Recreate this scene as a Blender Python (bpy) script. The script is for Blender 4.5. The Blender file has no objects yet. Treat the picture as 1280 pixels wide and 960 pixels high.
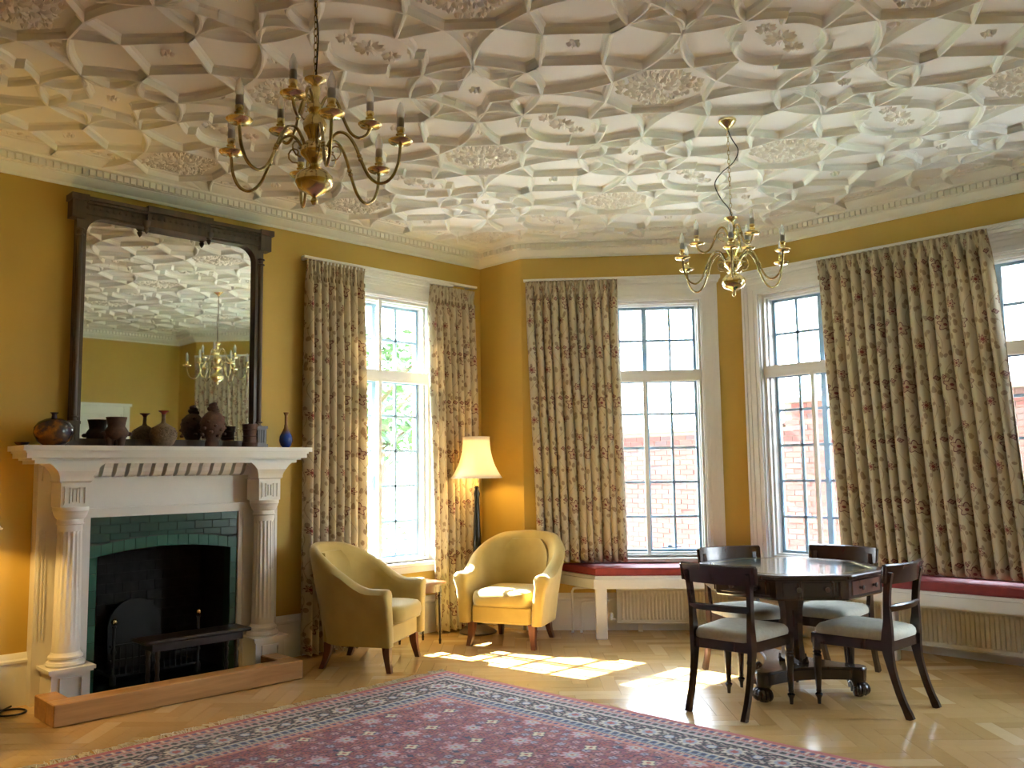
import bpy, math, random
import numpy as np
from mathutils import Vector, Matrix
PI = math.pi
rnd = random.Random(7)
sc = bpy.context.scene
C = sc.collection

# ------------------------------------------------------------------ camera
cam = bpy.data.cameras.new('camera')
cam.sensor_width = 36.0
cam.lens = 1092.55 / 1280 * 36
cam.clip_start = 0.05
co = bpy.data.objects.new('camera', cam); C.objects.link(co)
pitch, roll, yaw = .098001, -.0136677, .7946174
f = Vector((-math.sin(yaw) * math.cos(pitch), math.cos(yaw) * math.cos(pitch), math.sin(pitch)))
r = Vector((math.cos(yaw), math.sin(yaw), 0)); u = r.cross(f)
r2 = r * math.cos(roll) + u * math.sin(roll); u2 = u * math.cos(roll) - r * math.sin(roll)
M = Matrix((r2, u2, -f)).transposed().to_4x4(); M.translation = (6.314, 0, 1.45)
co.matrix_world = M
sc.camera = co

# ------------------------------------------------------------------ sky, sun, exposure
w = bpy.data.worlds.new('sky'); sc.world = w; w.use_nodes = True
nt = w.node_tree
bg = nt.nodes['Background']
tc = nt.nodes.new('ShaderNodeTexCoord'); sp = nt.nodes.new('ShaderNodeSeparateXYZ')
cr = nt.nodes.new('ShaderNodeValToRGB')
nt.links.new(tc.outputs['Generated'], sp.inputs[0]); nt.links.new(sp.outputs[2], cr.inputs[0])
cr.color_ramp.elements[0].position = 0.0; cr.color_ramp.elements[0].color = (.93, .96, 1, 1)
cr.color_ramp.elements[1].position = 0.9; cr.color_ramp.elements[1].color = (.55, .75, 1, 1)
nt.links.new(cr.outputs[0], bg.inputs[0])
bg.inputs[1].default_value = 24.0
sun = bpy.data.lights.new('sun', 'SUN'); sun.energy = 120; sun.angle = .009; sun.color = (1, .96, .88)
so = bpy.data.objects.new('sun', sun); C.objects.link(so)
so.rotation_euler = Vector((-1, -.17, .93)).to_track_quat('Z', 'Y').to_euler()
so.location = (-10, 0, 12)
sc.view_settings.view_transform = 'Standard'
sc.view_settings.look = 'None'
sc.view_settings.exposure = 0.58
sc.view_settings.gamma = 1
sc.view_settings.use_curve_mapping = False
sc.cycles.max_bounces = 12
sc.cycles.diffuse_bounces = 7
sc.cycles.glossy_bounces = 5
sc.cycles.transmission_bounces = 6
sc.cycles.transparent_max_bounces = 12
sc.cycles.caustics_reflective = False
sc.cycles.caustics_refractive = False
sc.cycles.sample_clamp_indirect = 8

# ------------------------------------------------------------------ mesh helper
class MB:
    def __init__(s): s.v = []; s.f = []
    def add(s, v, f, T=None):
        o = len(s.v)
        if T is not None: v = [tuple(T @ Vector(p)) for p in v]
        s.v += [tuple(p) for p in v]; s.f += [tuple(i + o for i in q) for q in f]; return s
    def box(s, a, b, T=None, bev=0):
        x0, y0, z0 = a; x1, y1, z1 = b
        if bev <= 0:
            v = [(x0, y0, z0), (x1, y0, z0), (x1, y1, z0), (x0, y1, z0), (x0, y0, z1), (x1, y0, z1), (x1, y1, z1), (x0, y1, z1)]
            return s.add(v, [(0, 3, 2, 1), (4, 5, 6, 7), (0, 1, 5, 4), (1, 2, 6, 5), (2, 3, 7, 6), (3, 0, 4, 7)], T)
        c = bev   # chamfered box: rings
        def ring(i, z): return [(x0 + i, y0 + i, z), (x1 - i, y0 + i, z), (x1 - i, y1 - i, z), (x0 + i, y1 - i, z)]
        def oct_(i, z):
            return [(x0 + c, y0 + i, z), (x1 - c, y0 + i, z), (x1 - i, y0 + c, z), (x1 - i, y1 - c, z), (x1 - c, y1 - i, z), (x0 + c, y1 - i, z), (x0 + i, y1 - c, z), (x0 + i, y0 + c, z)]
        R = [oct_(c, z0), oct_(0, z0 + c), oct_(0, z1 - c), oct_(c, z1)]
        return s.loft(R, T)
    def loft(s, rings, T=None, caps=True, closed=True):
        n = len(rings[0]); v = [p for q in rings for p in q]; f = []
        m = n if closed else n - 1
        for i in range(len(rings) - 1):
            for k in range(m):
                a = i * n + k; b = i * n + (k + 1) % n
                f.append((a, b, b + n, a + n))
        if caps:
            f.append(tuple(range(n))[::-1]); f.append(tuple(range((len(rings) - 1) * n, len(rings) * n)))
        return s.add(v, f, T)
    def lathe(s, prof, n=16, c=(0, 0, 0), T=None, sx=1, sy=1, wob=None):
        R = []
        for (r_, z) in prof:
            R.append([(c[0] + r_ * sx * math.cos(2 * PI * k / n), c[1] + r_ * sy * math.sin(2 * PI * k / n), c[2] + z) for k in range(n)])
        return s.loft(R, T)
    def tube(s, pts, rad, n=8, T=None):
        pts = [Vector(p) for p in pts]
        if not hasattr(rad, '__len__'): rad = [rad] * len(pts)
        R = []; up = None
        for i, p in enumerate(pts):
            d = (pts[min(i + 1, len(pts) - 1)] - pts[max(i - 1, 0)]).normalized()
            if up is None: up = Vector((0, 0, 1)) if abs(d.z) < .9 else Vector((1, 0, 0))
            a = d.cross(up); 
            if a.length < 1e-6: a = d.orthogonal()
            a.normalize(); b = a.cross(d).normalized(); up = b
            R.append([tuple(p + (a * math.cos(2 * PI * k / n) + b * math.sin(2 * PI * k / n)) * rad[i]) for k in range(n)])
        return s.loft(R, T)
    def sweep(s, path, prof, T=None, closed=False):
        """prof: list of (offset across, height); path in plan, offset to the right-hand side of travel"""
        P = [Vector((p[0], p[1])) for p in path]; n = len(P); R = []
        for i in range(n):
            a = P[i] - P[i - 1] if (i > 0 or closed) else None
            b = P[(i + 1) % n] - P[i] if (i < n - 1 or closed) else None
            if a is None: a = b
            if b is None: b = a
            a = a.normalized(); b = b.normalized()
            na = Vector((a.y, -a.x)); nb = Vector((b.y, -b.x)); m = na + nb; m = m / max(m.dot(m) / 2, .2) if m.length > 1e-6 else na
            z = path[i][2] if len(path[i]) > 2 else 0
            R.append([(P[i].x + m.x * o, P[i].y + m.y * o, z + h) for (o, h) in prof])
        if closed: R.append(R[0])
        return s.loft(R, T, caps=not closed)
    def prism(s, poly, z0, z1, T=None):
        return s.loft([[(x, y, z0) for x, y in poly], [(x, y, z1) for x, y in poly]], T)
    def ell(s, c, r, n=8, m=6, T=None):
        R = []
        for i in range(1, m):
            t = PI * i / m
            R.append([(c[0] + r[0] * math.sin(t) * math.cos(2 * PI * k / n), c[1] + r[1] * math.sin(t) * math.sin(2 * PI * k / n), c[2] - r[2] * math.cos(t)) for k in range(n)])
        return s.loft(R, T)
    def mesh(s, name, m, smooth=None, recalc=True):
        me = bpy.data.meshes.new(name); me.from_pydata(s.v, [], s.f); me.update()
        if recalc:
            import bmesh
            b = bmesh.new(); b.from_mesh(me); bmesh.ops.recalc_face_normals(b, faces=b.faces); b.to_mesh(me); b.free()
        if m: me.materials.append(m)
        if smooth is not None:
            me.polygons.foreach_set('use_smooth', [True] * len(me.polygons)); me.set_sharp_from_angle(angle=math.radians(smooth))
        return me
    def obj(s, name, m, parent=None, smooth=None, label=None, kind=None, loc=None):
        o = bpy.data.objects.new(name, s.mesh(name, m, smooth)); C.objects.link(o)
        if parent: o.parent = parent
        if loc: o.location = loc
        if label: o['label'] = label
        if kind: o['kind'] = kind
        return o
def place(name, me, parent, loc=(0, 0, 0), rz=0, scale=None, kind=None):
    o = bpy.data.objects.new(name, me); C.objects.link(o); o.parent = parent; o.location = loc; o.rotation_euler = (0, 0, rz)
    if scale: o.scale = scale
    if kind: o['kind'] = kind
    return o
def thing(name, label, cat, loc=(0, 0, 0), rz=0, group=None):
    o = bpy.data.objects.new(name, None); C.objects.link(o); o.empty_display_size = .1
    o.location = loc; o.rotation_euler = (0, 0, rz); o['label'] = label; o['category'] = cat
    if group: o['group'] = group
    return o
def tag(o, label, cat, group=None):
    o['label'] = label; o['category'] = cat
    if group: o['group'] = group
    return o
def sempty(name, loc=(0, 0, 0), rz=0):
    o = bpy.data.objects.new(name, None); C.objects.link(o); o.location = loc; o.rotation_euler = (0, 0, rz); o['kind'] = 'structure'
    return o
def struct(o): o['kind'] = 'structure'; return o
def dup(root, loc, rz, label=None, group=None):
    r_ = root.copy(); C.objects.link(r_); r_.location = loc; r_.rotation_euler = (0, 0, rz)
    if label: r_['label'] = label
    if group: r_['group'] = group
    for ch in list(root.children):
        c = ch.copy(); C.objects.link(c); c.parent = r_
        for g in ch.children:
            d = g.copy(); C.objects.link(d); d.parent = c
    return r_
def lerp(a, b, t): return a + (b - a) * t
def cat(pts, n=6):
    """smooth Catmull-Rom through points"""
    P = [Vector(p) for p in pts]; P = [P[0] * 2 - P[1]] + P + [P[-1] * 2 - P[-2]]; out = []
    for i in range(1, len(P) - 2):
        for k in range(n):
            t = k / n
            out.append(.5 * ((2 * P[i]) + (-P[i - 1] + P[i + 1]) * t + (2 * P[i - 1] - 5 * P[i] + 4 * P[i + 1] - P[i + 2]) * t * t + (-P[i - 1] + 3 * P[i] - 3 * P[i + 1] + P[i + 2]) * t ** 3))
    out.append(P[-2]); return out

# ------------------------------------------------------------------ materials
class N:
    """tiny node DSL"""
    def __init__(s, name, rough=.6, metal=0, spec=.5, coat=0):
        s.m = bpy.data.materials.new(name); s.m.use_nodes = True; s.t = s.m.node_tree
        s.b = s.t.nodes['Principled BSDF']; s.set(s.b, 'Roughness', rough); s.set(s.b, 'Metallic', metal)
        s.set(s.b, 'Specular IOR Level', spec)
        if coat: s.set(s.b, 'Coat Weight', coat); s.set(s.b, 'Coat Roughness', .12)
    def set(s, n, k, v):
        if isinstance(v, bpy.types.NodeSocket): s.t.links.new(v, n.inputs[k])
        else: n.inputs[k].default_value = v
    def n(s, typ, out=0, props={}, **kw):
        q = s.t.nodes.new('ShaderNode' + typ)
        for k, v in props.items(): setattr(q, k, v)
        for k, v in kw.items():
            key = int(k[1:]) if k[0] == 'i' and k[1:].isdigit() else k.replace('_', ' ')
            s.set(q, key, v)
        return q.outputs[out]
    def m_(s, op, a, b=0.0, c=0.0, clamp=False):
        return s.n('Math', props=dict(operation=op, use_clamp=clamp), i0=a, i1=b, i2=c)
    def mix(s, fac, a, b, mode='MIX'):
        q = s.t.nodes.new('ShaderNodeMix'); q.data_type = 'RGBA'; q.blend_type = mode
        s.set(q, 0, fac); s.set(q, 6, a if not isinstance(a, tuple) else (*a, 1)[:4]); s.set(q, 7, b if not isinstance(b, tuple) else (*b, 1)[:4]); return q.outputs[2]
    def coord(s, k='Object'): return s.n('TexCoord', out=dict(Generated=0, Normal=1, UV=2, Object=3)[k])
    def noise(s, scale, detail=3, vec=None, rough=.55, out=0):
        return s.n('TexNoise', out=out, Vector=vec if vec is not None else s.coord(), Scale=scale, Detail=detail, Roughness=rough)
    def scalev(s, vec, sx, sy, sz):
        return s.n('Mapping', Vector=vec, Scale=(sx, sy, sz))
    def ramp(s, fac, stops):
        q = s.t.nodes.new('ShaderNodeValToRGB'); s.set(q, 0, fac)
        el = q.color_ramp.elements
        while len(el) < len(stops): el.new(.5)
        for e, (p, c) in zip(el, stops): e.position = p; e.color = (*c, 1)
        return q.outputs[0]
    def col(s, v): s.set(s.b, 'Base Color', v if not isinstance(v, tuple) else (*v, 1)[:4]); return s
    def bump(s, h, dist=.002, strength=.5):
        q = s.n('Bump', Height=h, Distance=dist, Strength=strength); s.set(s.b, 'Normal', q); return s
def simple(name, c, rough=.6, metal=0, var=.12, scale=8, spec=.5, coat=0, bump=0, bscale=60):
    q = N(name, rough, metal, spec, coat)
    d = tuple(x * (1 - var) for x in c); e = tuple(min(1, x * (1 + var)) for x in c)
    q.col(q.ramp(q.noise(scale, 4), [(.3, d), (.7, e)]))
    if bump: q.bump(q.noise(bscale, 3), bump)
    return q.m
def wood(name, dark, light, rough=.35, scale=1, axis=2, coat=.15):
    q = N(name, rough, coat=coat); s_ = [14 * scale] * 3; s_[axis] = 1.2 * scale
    v = q.scalev(q.coord(), *s_); n = q.noise(1.6, 5, v, .6)
    q.col(q.ramp(n, [(.3, dark), (.7, light)])); q.set(q.b, 'Roughness', q.n('MapRange', i0=n, i3=rough * .8, i4=rough * 1.3))
    return q.m

WHITE = simple('white_gloss_paint', (.74, .73, .70), .32, var=.03, scale=3)
PLASTER = simple('ceiling_plaster', (.86, .86, .82), .75, var=.03, scale=2)
PLASTER_ORN = simple('ornament_plaster', (.84, .81, .75), .8, var=.06, scale=25)
FPWHITE = simple('mantel_paint', (.70, .67, .62), .38, var=.03, scale=5)
def wallm():
    q = N('ochre_wall_paint', .62)
    a = q.noise(1.3, 4); b = q.noise(140, 2)
    q.col(q.ramp(a, [(.25, (.45, .295, .052)), (.75, (.51, .34, .065))])); q.bump(b, .0006, .4); return q.m
WALL = wallm()
BRASS = simple('polished_brass', (.78, .65, .32), .18, 1, var=.2, scale=25)
BRASS_D = simple('aged_brass', (.44, .36, .17), .26, 1, var=.3, scale=30)
def parquet():
    q = N('oak_parquet', .25, coat=.4)
    rn = q.n('NewGeometry', out=8)  # random per island
    base = q.ramp(rn, [(0, (.45, .275, .095)), (.5, (.53, .335, .13)), (1, (.62, .42, .185))])
    q.col(base); return q.m
PARQ = parquet()
SUBFLOOR = simple('dark_floor_joint', (.10, .05, .02), .8)
MAHOG = wood('mahogany', (.014, .006, .004), (.040, .015, .008), .24, coat=.3)
BLACKW = wood('blackened_wood', (.005, .003, .003), (.014, .008, .006), .3)
MAHOG_R = wood('red_mahogany', (.065, .020, .010), (.15, .048, .022), .28, coat=.3)
EBON = wood('dark_carved_wood', (.030, .018, .011), (.085, .050, .028), .5)
OAK = wood('oak_kerb_timber', (.33, .165, .055), (.52, .29, .11), .4, axis=1)
LEATHER = simple('green_leather', (.018, .055, .05), .16, var=.25, scale=6, spec=.9, coat=1)
SEATF = simple('grey_seat_fabric', (.40, .385, .31), .85, var=.1, scale=40, bump=.0006, bscale=300)
def upholst():
    q = N('yellow_upholstery', .8)
    n = q.noise(5, 3); w_ = q.noise(350, 2)
    q.col(q.ramp(n, [(.3, (.35, .25, .065)), (.7, (.42, .31, .09))])); q.bump(w_, .0006, .5)
    q.set(q.b, 'Sheen Weight', .25); return q.m
UPH = upholst()
REDC = simple('crimson_seat_cloth', (.23, .030, .033), .75, var=.12, scale=20)
IRON = simple('black_iron', (.006, .006, .006), .6, .1, var=.3)
SOOT = simple('sooty_firebox', (.010, .010, .009), .85, var=.5, scale=15)
def tilem(nm='green_glazed_tile', a=(.008, .036, .024), b_=(.014, .055, .036)):
    q = N(nm, .2)
    rn = q.n('ObjectInfo', out=5)
    q.col(q.mix(q.noise(18, 3), q.ramp(rn, [(0, a), (1, b_)]), a))
    return q.m
TILE = tilem(); TILE_R = tilem('pale_green_glazed_tile', (.016, .075, .048), (.035, .13, .085))
GROUT = simple('tile_joint', (.01, .03, .022), .8)
TERRA = simple('brown_terracotta', (.075, .032, .020), .7, var=.35, scale=30, bump=.002, bscale=60)
STONEW = simple('ash_glaze_stoneware', (.17, .12, .08), .6, var=.35, scale=60, bump=.002, bscale=120)
def jarm():
    q = N('iridescent_glaze', .14)
    n = q.noise(9, 4); q.col(q.ramp(n, [(.35, (.012, .014, .05)), (.5, (.06, .03, .02)), (.62, (.32, .11, .015)), (.75, (.02, .03, .035))])); return q.m
JARM = jarm()
def bluem():
    q = N('cobalt_glaze', .12)
    z = q.n('SeparateXYZ', out=2, i0=q.coord('Object'))
    q.col(q.ramp(z, [(.02, (.006, .02, .14)), (.10, (.012, .045, .25)), (.135, (.10, .06, .03)), (.2, (.20, .10, .035))])); return q.m
BLUEM = bluem()
MIRROR = N('silvered_glass', .02, 1).col((.86, .87, .83)).m
CAME = simple('haze_blue_casement_metal', (.24, .37, .50), .45, 0, var=.1)  # blue of the bars is window flare haze put into the base colour
RAD = simple('radiator_enamel', (.74, .69, .56), .4, var=.04)
GREYB = simple('grey_lampholder', (.38, .37, .33), .5)
CABLE = simple('black_cable', (.012, .012, .012), .5)
RUBB = simple('outdoor_paving', (.66, .63, .57), .9, var=.2)
GRASS = simple('lawn_grass', (.10, .20, .05), .9, var=.4, scale=6)
LEAF = simple('tree_leaves', (.055, .10, .045), .7, var=.5, scale=4)
BARK = simple('tree_bark', (.10, .07, .05), .9)
def glassm():
    q = bpy.data.materials.new('window_glass'); q.use_nodes = True; t = q.node_tree; t.nodes.clear()
    o = t.nodes.new('ShaderNodeOutputMaterial'); tr = t.nodes.new('ShaderNodeBsdfTransparent'); gl = t.nodes.new('ShaderNodeBsdfGlossy'); mx = t.nodes.new('ShaderNodeMixShader'); fr = t.nodes.new('ShaderNodeFresnel')
    tr.inputs[0].default_value = (.96, .98, .98, 1); gl.inputs['Roughness'].default_value = .02; fr.inputs[0].default_value = 1.25
    t.links.new(fr.outputs[0], mx.inputs[0]); t.links.new(tr.outputs[0], mx.inputs[1]); t.links.new(gl.outputs[0], mx.inputs[2]); t.links.new(mx.outputs[0], o.inputs[0]); return q
GLASS = glassm()
def bulbm():
    q = N('clear_bulb_glass', .12); q.col((.92, .90, .84)); t = q.t
    tr = t.nodes.new('ShaderNodeBsdfTransparent'); tl = t.nodes.new('ShaderNodeBsdfTranslucent'); tl.inputs[0].default_value = (.95, .93, .88, 1)
    a = t.nodes.new('ShaderNodeMixShader'); a.inputs[0].default_value = .5; b = t.nodes.new('ShaderNodeMixShader'); b.inputs[0].default_value = .55
    t.links.new(q.b.outputs[0], a.inputs[1]); t.links.new(tl.outputs[0], a.inputs[2]); t.links.new(a.outputs[0], b.inputs[1]); t.links.new(tr.outputs[0], b.inputs[2]); t.links.new(b.outputs[0], t.nodes['Material Output'].inputs[0]); return q.m
BULB = bulbm()
def translucent(name, c, trans=.35, rough=.8):
    q = N(name, rough); q.col(c); t = q.t
    tl = t.nodes.new('ShaderNodeBsdfTranslucent'); tl.inputs[0].default_value = (*c, 1); mx = t.nodes.new('ShaderNodeMixShader'); mx.inputs[0].default_value = trans
    t.links.new(q.b.outputs[0], mx.inputs[1]); t.links.new(tl.outputs[0], mx.inputs[2]); t.links.new(mx.outputs[0], t.nodes['Material Output'].inputs[0]); return q.m
SHADE = translucent('cream_silk_shade', (.93, .88, .76), .42)
def curtainm():
    q = N('floral_linen', .85)
    uv = q.coord('UV'); sep = q.t.nodes.new('ShaderNodeSeparateXYZ'); q.t.links.new(uv, sep.inputs[0]); U, V = sep.outputs[0], sep.outputs[1]
    slub = q.noise(1, 3, q.scalev(uv, 240, 9, 1)); big = q.noise(3, 2, uv)
    base = q.mix(slub, (.44, .36, .23), (.62, .53, .38)); base = q.mix(q.m_('MULTIPLY', big, .4), base, (.38, .30, .18))
    # leaves: stretched cells
    wv = q.n('VectorMath', props=dict(operation='ADD'), i0=q.scalev(uv, 24, 15, 1), i1=q.n('VectorMath', props=dict(operation='SCALE'), i0=q.noise(7, 2, uv, out=1), Scale=1.4))
    vd = q.n('TexVoronoi', out=0, Vector=wv, Scale=1.0, Randomness=.9)
    leaf = q.m_('LESS_THAN', vd, .33); vein = q.noise(60, 2, uv)
    base = q.mix(q.m_('MULTIPLY', leaf, .75), base, q.mix(vein, (.15, .085, .055), (.27, .18, .10)))
    # twining stems
    st = q.m_('ABSOLUTE', q.m_('SINE', q.m_('ADD', q.m_('MULTIPLY', U, 34), q.m_('MULTIPLY', q.m_('SINE', q.m_('MULTIPLY', V, 13)), 1.6))))
    base = q.mix(q.m_('MULTIPLY', q.m_('LESS_THAN', st, .07), .55), base, (.20, .13, .07))
    def flower(bcol, du, dv, pu, pv, r0, k, amp, wd, core, ph, fill):
        a = q.m_('SUBTRACT', q.m_('FRACT', q.m_('ADD', q.m_('DIVIDE', U, pu), du)), .5); a = q.m_('MULTIPLY', a, pu)
        b = q.m_('SUBTRACT', q.m_('FRACT', q.m_('ADD', q.m_('DIVIDE', V, pv), dv)), .5); b = q.m_('MULTIPLY', b, pv)
        rr = q.m_('SQRT', q.m_('ADD', q.m_('MULTIPLY', a, a), q.m_('MULTIPLY', b, b)))
        th = q.m_('ARCTAN2', b, a)
        R = q.m_('ADD', r0, q.m_('MULTIPLY', q.m_('COSINE', q.m_('ADD', q.m_('MULTIPLY', th, k), ph)), amp))
        e = q.m_('SUBTRACT', rr, R)
        inside = q.m_('LESS_THAN', e, 0.0)
        c_ = q.mix(q.m_('MULTIPLY', inside, fill), bcol, (.40, .25, .17))
        c_ = q.mix(q.m_('MULTIPLY', q.m_('LESS_THAN', q.m_('ABSOLUTE', e), wd), .9), c_, (.12, .030, .030))
        return q.mix(q.m_('LESS_THAN', rr, core), c_, (.17, .035, .03))
    base = flower(base, 0, 0, .31, .46, .040, 5, .011, .0045, .011, 1.57, .5)
    base = flower(base, .5, .33, .31, .46, .024, 6, .007, .0035, .008, 0, .7)
    base = flower(base, .25, .68, .31, .46, .024, 8, .007, .004, .012, 0, .8)
    base = flower(base, .78, .12, .155, .46, .013, 4, .003, .004, .004, .8, .8)
    q.col(base); q.bump(slub, .0006, .4)
    t = q.t; tl = t.nodes.new('ShaderNodeBsdfTranslucent'); t.links.new(base, tl.inputs[0]); mx = t.nodes.new('ShaderNodeMixShader'); mx.inputs[0].default_value = .22
    t.links.new(q.b.outputs[0], mx.inputs[1]); t.links.new(tl.outputs[0], mx.inputs[2]); t.links.new(mx.outputs[0], t.nodes['Material Output'].inputs[0])
    return q.m
CURT = curtainm()
LINING = translucent('cream_curtain_lining', (.66, .60, .46), .3)
def rugm():
    q = N('hand_knotted_wool', .92, spec=.15)
    a = q.n('Attribute', props=dict(attribute_name='knot_colour')); q.col(a); q.bump(q.noise(420, 2), .002, .7); q.set(q.b, 'Sheen Weight', .2); return q.m
RUG = rugm()
def brickm():
    q = N('garden_brick', .9)
    rn = q.n('NewGeometry', out=8)
    q.col(q.mix(q.m_('MULTIPLY', q.noise(30, 3), .4), q.ramp(rn, [(0, (.042, .007, .005)), (.5, (.054, .010, .007)), (.8, (.038, .011, .009)), (1, (.022, .011, .011))]), (.045, .016, .011))); return q.m
BRICK = brickm()
MORTAR = simple('lime_mortar', (.075, .055, .047), .95)

# ------------------------------------------------------------------ room
HC, HT = 3.44, 3.62           # cornice foot, ceiling plane
YR = -4.2                     # rear wall of the room, behind the camera
V = [(0, YR), (0, 5.77), (.574, 5.77), (2.11, 7.125), (4.89, 7.125), (6.426, 5.77), (7, 5.77), (7, YR)]
TH = .32
def wall(name, p, q, holes=(), mat=WALL, ext0=0, ext1=0):
    """p->q with the room on the right-hand side; holes (s0,s1,z0,z1)"""
    d = (Vector(q) - Vector(p)); L = d.length; d.normalize(); n = Vector((-d.y, d.x))   # outward
    T = Matrix(((d.x, n.x, 0, p[0]), (d.y, n.y, 0, p[1]), (0, 0, 1, 0), (0, 0, 0, 1)))
    m = MB(); s = -ext0
    for (a, b, z0, z1) in sorted(holes):
        m.box((s, 0, 0), (a, TH, HT), T)
        if z0 > 0: m.box((a, 0, 0), (b, TH, z0), T)
        m.box((a, 0, z1), (b, TH, HT), T); s = b
    m.box((s, 0, 0), (L + ext1, TH, HT), T)
    return struct(m.obj(name, mat)), T
W1C, W2C = 4.62 - YR, 1.158     # centres along their walls (wall_left is measured from the rear wall)
Z0, Z1 = .64, 3.02
FPC = 2.65                     # fireplace centre (world y)
o, TA = wall('wall_left', V[0], V[1], [(FPC - YR - .5, FPC - YR + .5, -1, .97), (W1C - .55, W1C + .55, Z0, Z1)], ext1=TH)
o, TB = wall('wall_far', V[1], V[2], ext0=0, ext1=-.0)
o, TC = wall('wall_angled_left', V[2], V[3], [(W2C - .52, W2C + .52, Z0, Z1)], ext1=.14)
o, TD = wall('wall_bay', V[3], V[4], [(.666 - .5, .666 + .5, Z0, Z1), (2.114 - .5, 2.114 + .5, Z0, Z1)], ext1=.14)
LC = (Vector(V[3]) - Vector(V[2])).length
o, TE = wall('wall_angled_right', V[4], V[5], [(LC - W2C - .52, LC - W2C + .52, Z0, Z1)])
o, TF = wall('wall_far_right', V[5], V[6], ext1=TH)
o, TG = wall('wall_right', V[6], V[7], ext1=TH)
o, TH_ = wall('wall_rear', V[7], V[0], ext1=TH)
# ceiling plane
POLY = V
def inside(x, y, mgn=0.0):
    if x < -mgn or x > 7 + mgn or y < YR - mgn: return False
    if y < 5.77 + mgn * .5: return True
    if y > 7.125 + mgn: return False
    k = (y - 5.77) * 1.536 / 1.355
    return (.574 + k - mgn) < x < (6.426 - k + mgn)
ceil = struct(MB().prism([(-.3, YR - .3), (-.3, 6.05), (.45, 6.07), (2.0, 7.42), (5.0, 7.42), (6.55, 6.07), (7.3, 6.05), (7.3, YR - .3)], HT, HT + .15).obj('ceiling', PLASTER))

# --- strapwork ribs of the plaster ceiling
PX, PY, FX0, FY0 = 1.5, 1.465, 2.0, 3.97
PROF = [(-.027, .0), (-.015, -.012), (-.012, -.034), (-.005, -.044), (.005, -.044), (.012, -.034), (.015, -.012), (.027, .0)]
def arc(p, q, b, n=8):
    p = Vector(p); q = Vector(q); d = q - p; nn = Vector((-d.y, d.x)).normalized() if d.length else d
    return [p + d * (k / n) + nn * b * (1 - (2 * k / n - 1) ** 2) for k in range(n + 1)]
quad = {
 'octagon_frame': [[(.07, .20), (.20, .08)], [(0, .20), (.07, .20)], [(.20, 0), (.20, .08)], [(.07, .20), (0, .34)], [(.20, .08), (.35, 0)]],
 'diamond_frame': [[(0, .34), (.16, .5)], [(.16, .5), (.23, .5)]],
 'strapwork_arc': [arc((.07, .20), (.32, .32), -.018), arc((.20, .08), (.32, .32), .018),
                   arc((.32, .32), (.23, .5), .012), arc((.32, .32), (.5, .235), -.012)],
 'petal_frame': [cat([(.32, .32, 0), (.365, .385, 0), (.358, .445, 0), (.30, .482, 0), (.23, .5, 0)], 4), cat([(.32, .32, 0), (.385, .365, 0), (.445, .355, 0), (.485, .30, 0), (.5, .235, 0)], 4)],
 'star_frame': [cat([(.33, .33, 0), (.355, .40, 0), (.372, .5, 0)], 4), cat([(.33, .33, 0), (.40, .36, 0), (.5, .418, 0)], 4)],
 'rosette_frame': [[(.5 - .15 * math.cos(t), .15 * math.sin(t)) for t in [i * 1.02 / 5 for i in range(6)]] + [(.40, .155)] + [(.43, .185), (.465, .213), (.5, .235)]],
}
def rib_mesh(lines, cx, cy):
    m = MB()
    for su in (1, -1):
        for sv in (1, -1):
            for L in lines:
                P = [(cx + su * p[0] * PX, cy + sv * p[1] * PY) for p in L]
                # split long straights so that clipping follows the walls
                Q = [P[0]]
                for a, b in zip(P, P[1:]):
                    k = max(1, int(math.dist(a, b) / .09)) if len(P) < 4 else 1
                    for i in range(1, k + 1): Q.append((lerp(a[0], b[0], i / k), lerp(a[1], b[1], i / k)))
                run = []
                for p in Q + [None]:
                    if p is not None and inside(p[0], p[1], -.10): run.append(p)
                    else:
                        if len(run) > 1: m.sweep([(x, y, HT) for x, y in run], PROF)
                        run = []
    return m
def leaf_rel(m, cx, cy, ang, L, W, h):
    """a small raised leaf with a mid-rib, pointing along ang"""
    T = Matrix.Translation((cx, cy, 0)) @ Matrix.Rotation(ang, 4, 'Z')
    v = [(0, 0, 0), (L * .35, W / 2, 0), (L * .75, W * .35, 0), (L, 0, 0), (L * .75, -W * .35, 0), (L * .35, -W / 2, 0), (L * .35, 0, -h), (L * .75, 0, -h * .8), (L * .05, 0, -h * .5)]
    m.add(v, [(0, 1, 8), (1, 6, 8), (1, 2, 7, 6), (2, 3, 7), (3, 4, 7), (4, 5, 6, 7), (5, 0, 8), (5, 8, 6)], T)
def foliage_mesh():
    m = MB()
    for q in range(4):
        a0 = q * PI / 2
        for (rr, an, L, W) in [(.035, 0, .10, .04), (.13, 0, .09, .05), (.05, .6, .08, .035), (.12, .45, .06, .04), (.12, -.45, .06, .04), (.17, .3, .05, .035), (.17, -.3, .05, .035), (.20, .75, .05, .04), (.15, .8, .06, .035), (.21, 0.5, .045, .03), (.21, 1.0, .045, .03), (.11, .78, .05, .03)]:
            x, y = rr * math.cos(a0 + an), rr * math.sin(a0 + an)
            for dd in (-.75, 0, .75):
                leaf_rel(m, x, y, a0 + an + dd, L * (.75 if dd else 1), W * .8, .022)
        for (rr, an) in [(.09, .3), (.09, -.3), (.19, .15), (.19, -.15), (.2, PI / 4)]:
            m.ell((rr * math.cos(a0 + an), rr * math.sin(a0 + an), -.008), (.012, .012, .014), 6, 4)
    m.ell((0, 0, -.008), (.022, .022, .02), 8, 5)
    return m
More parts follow.
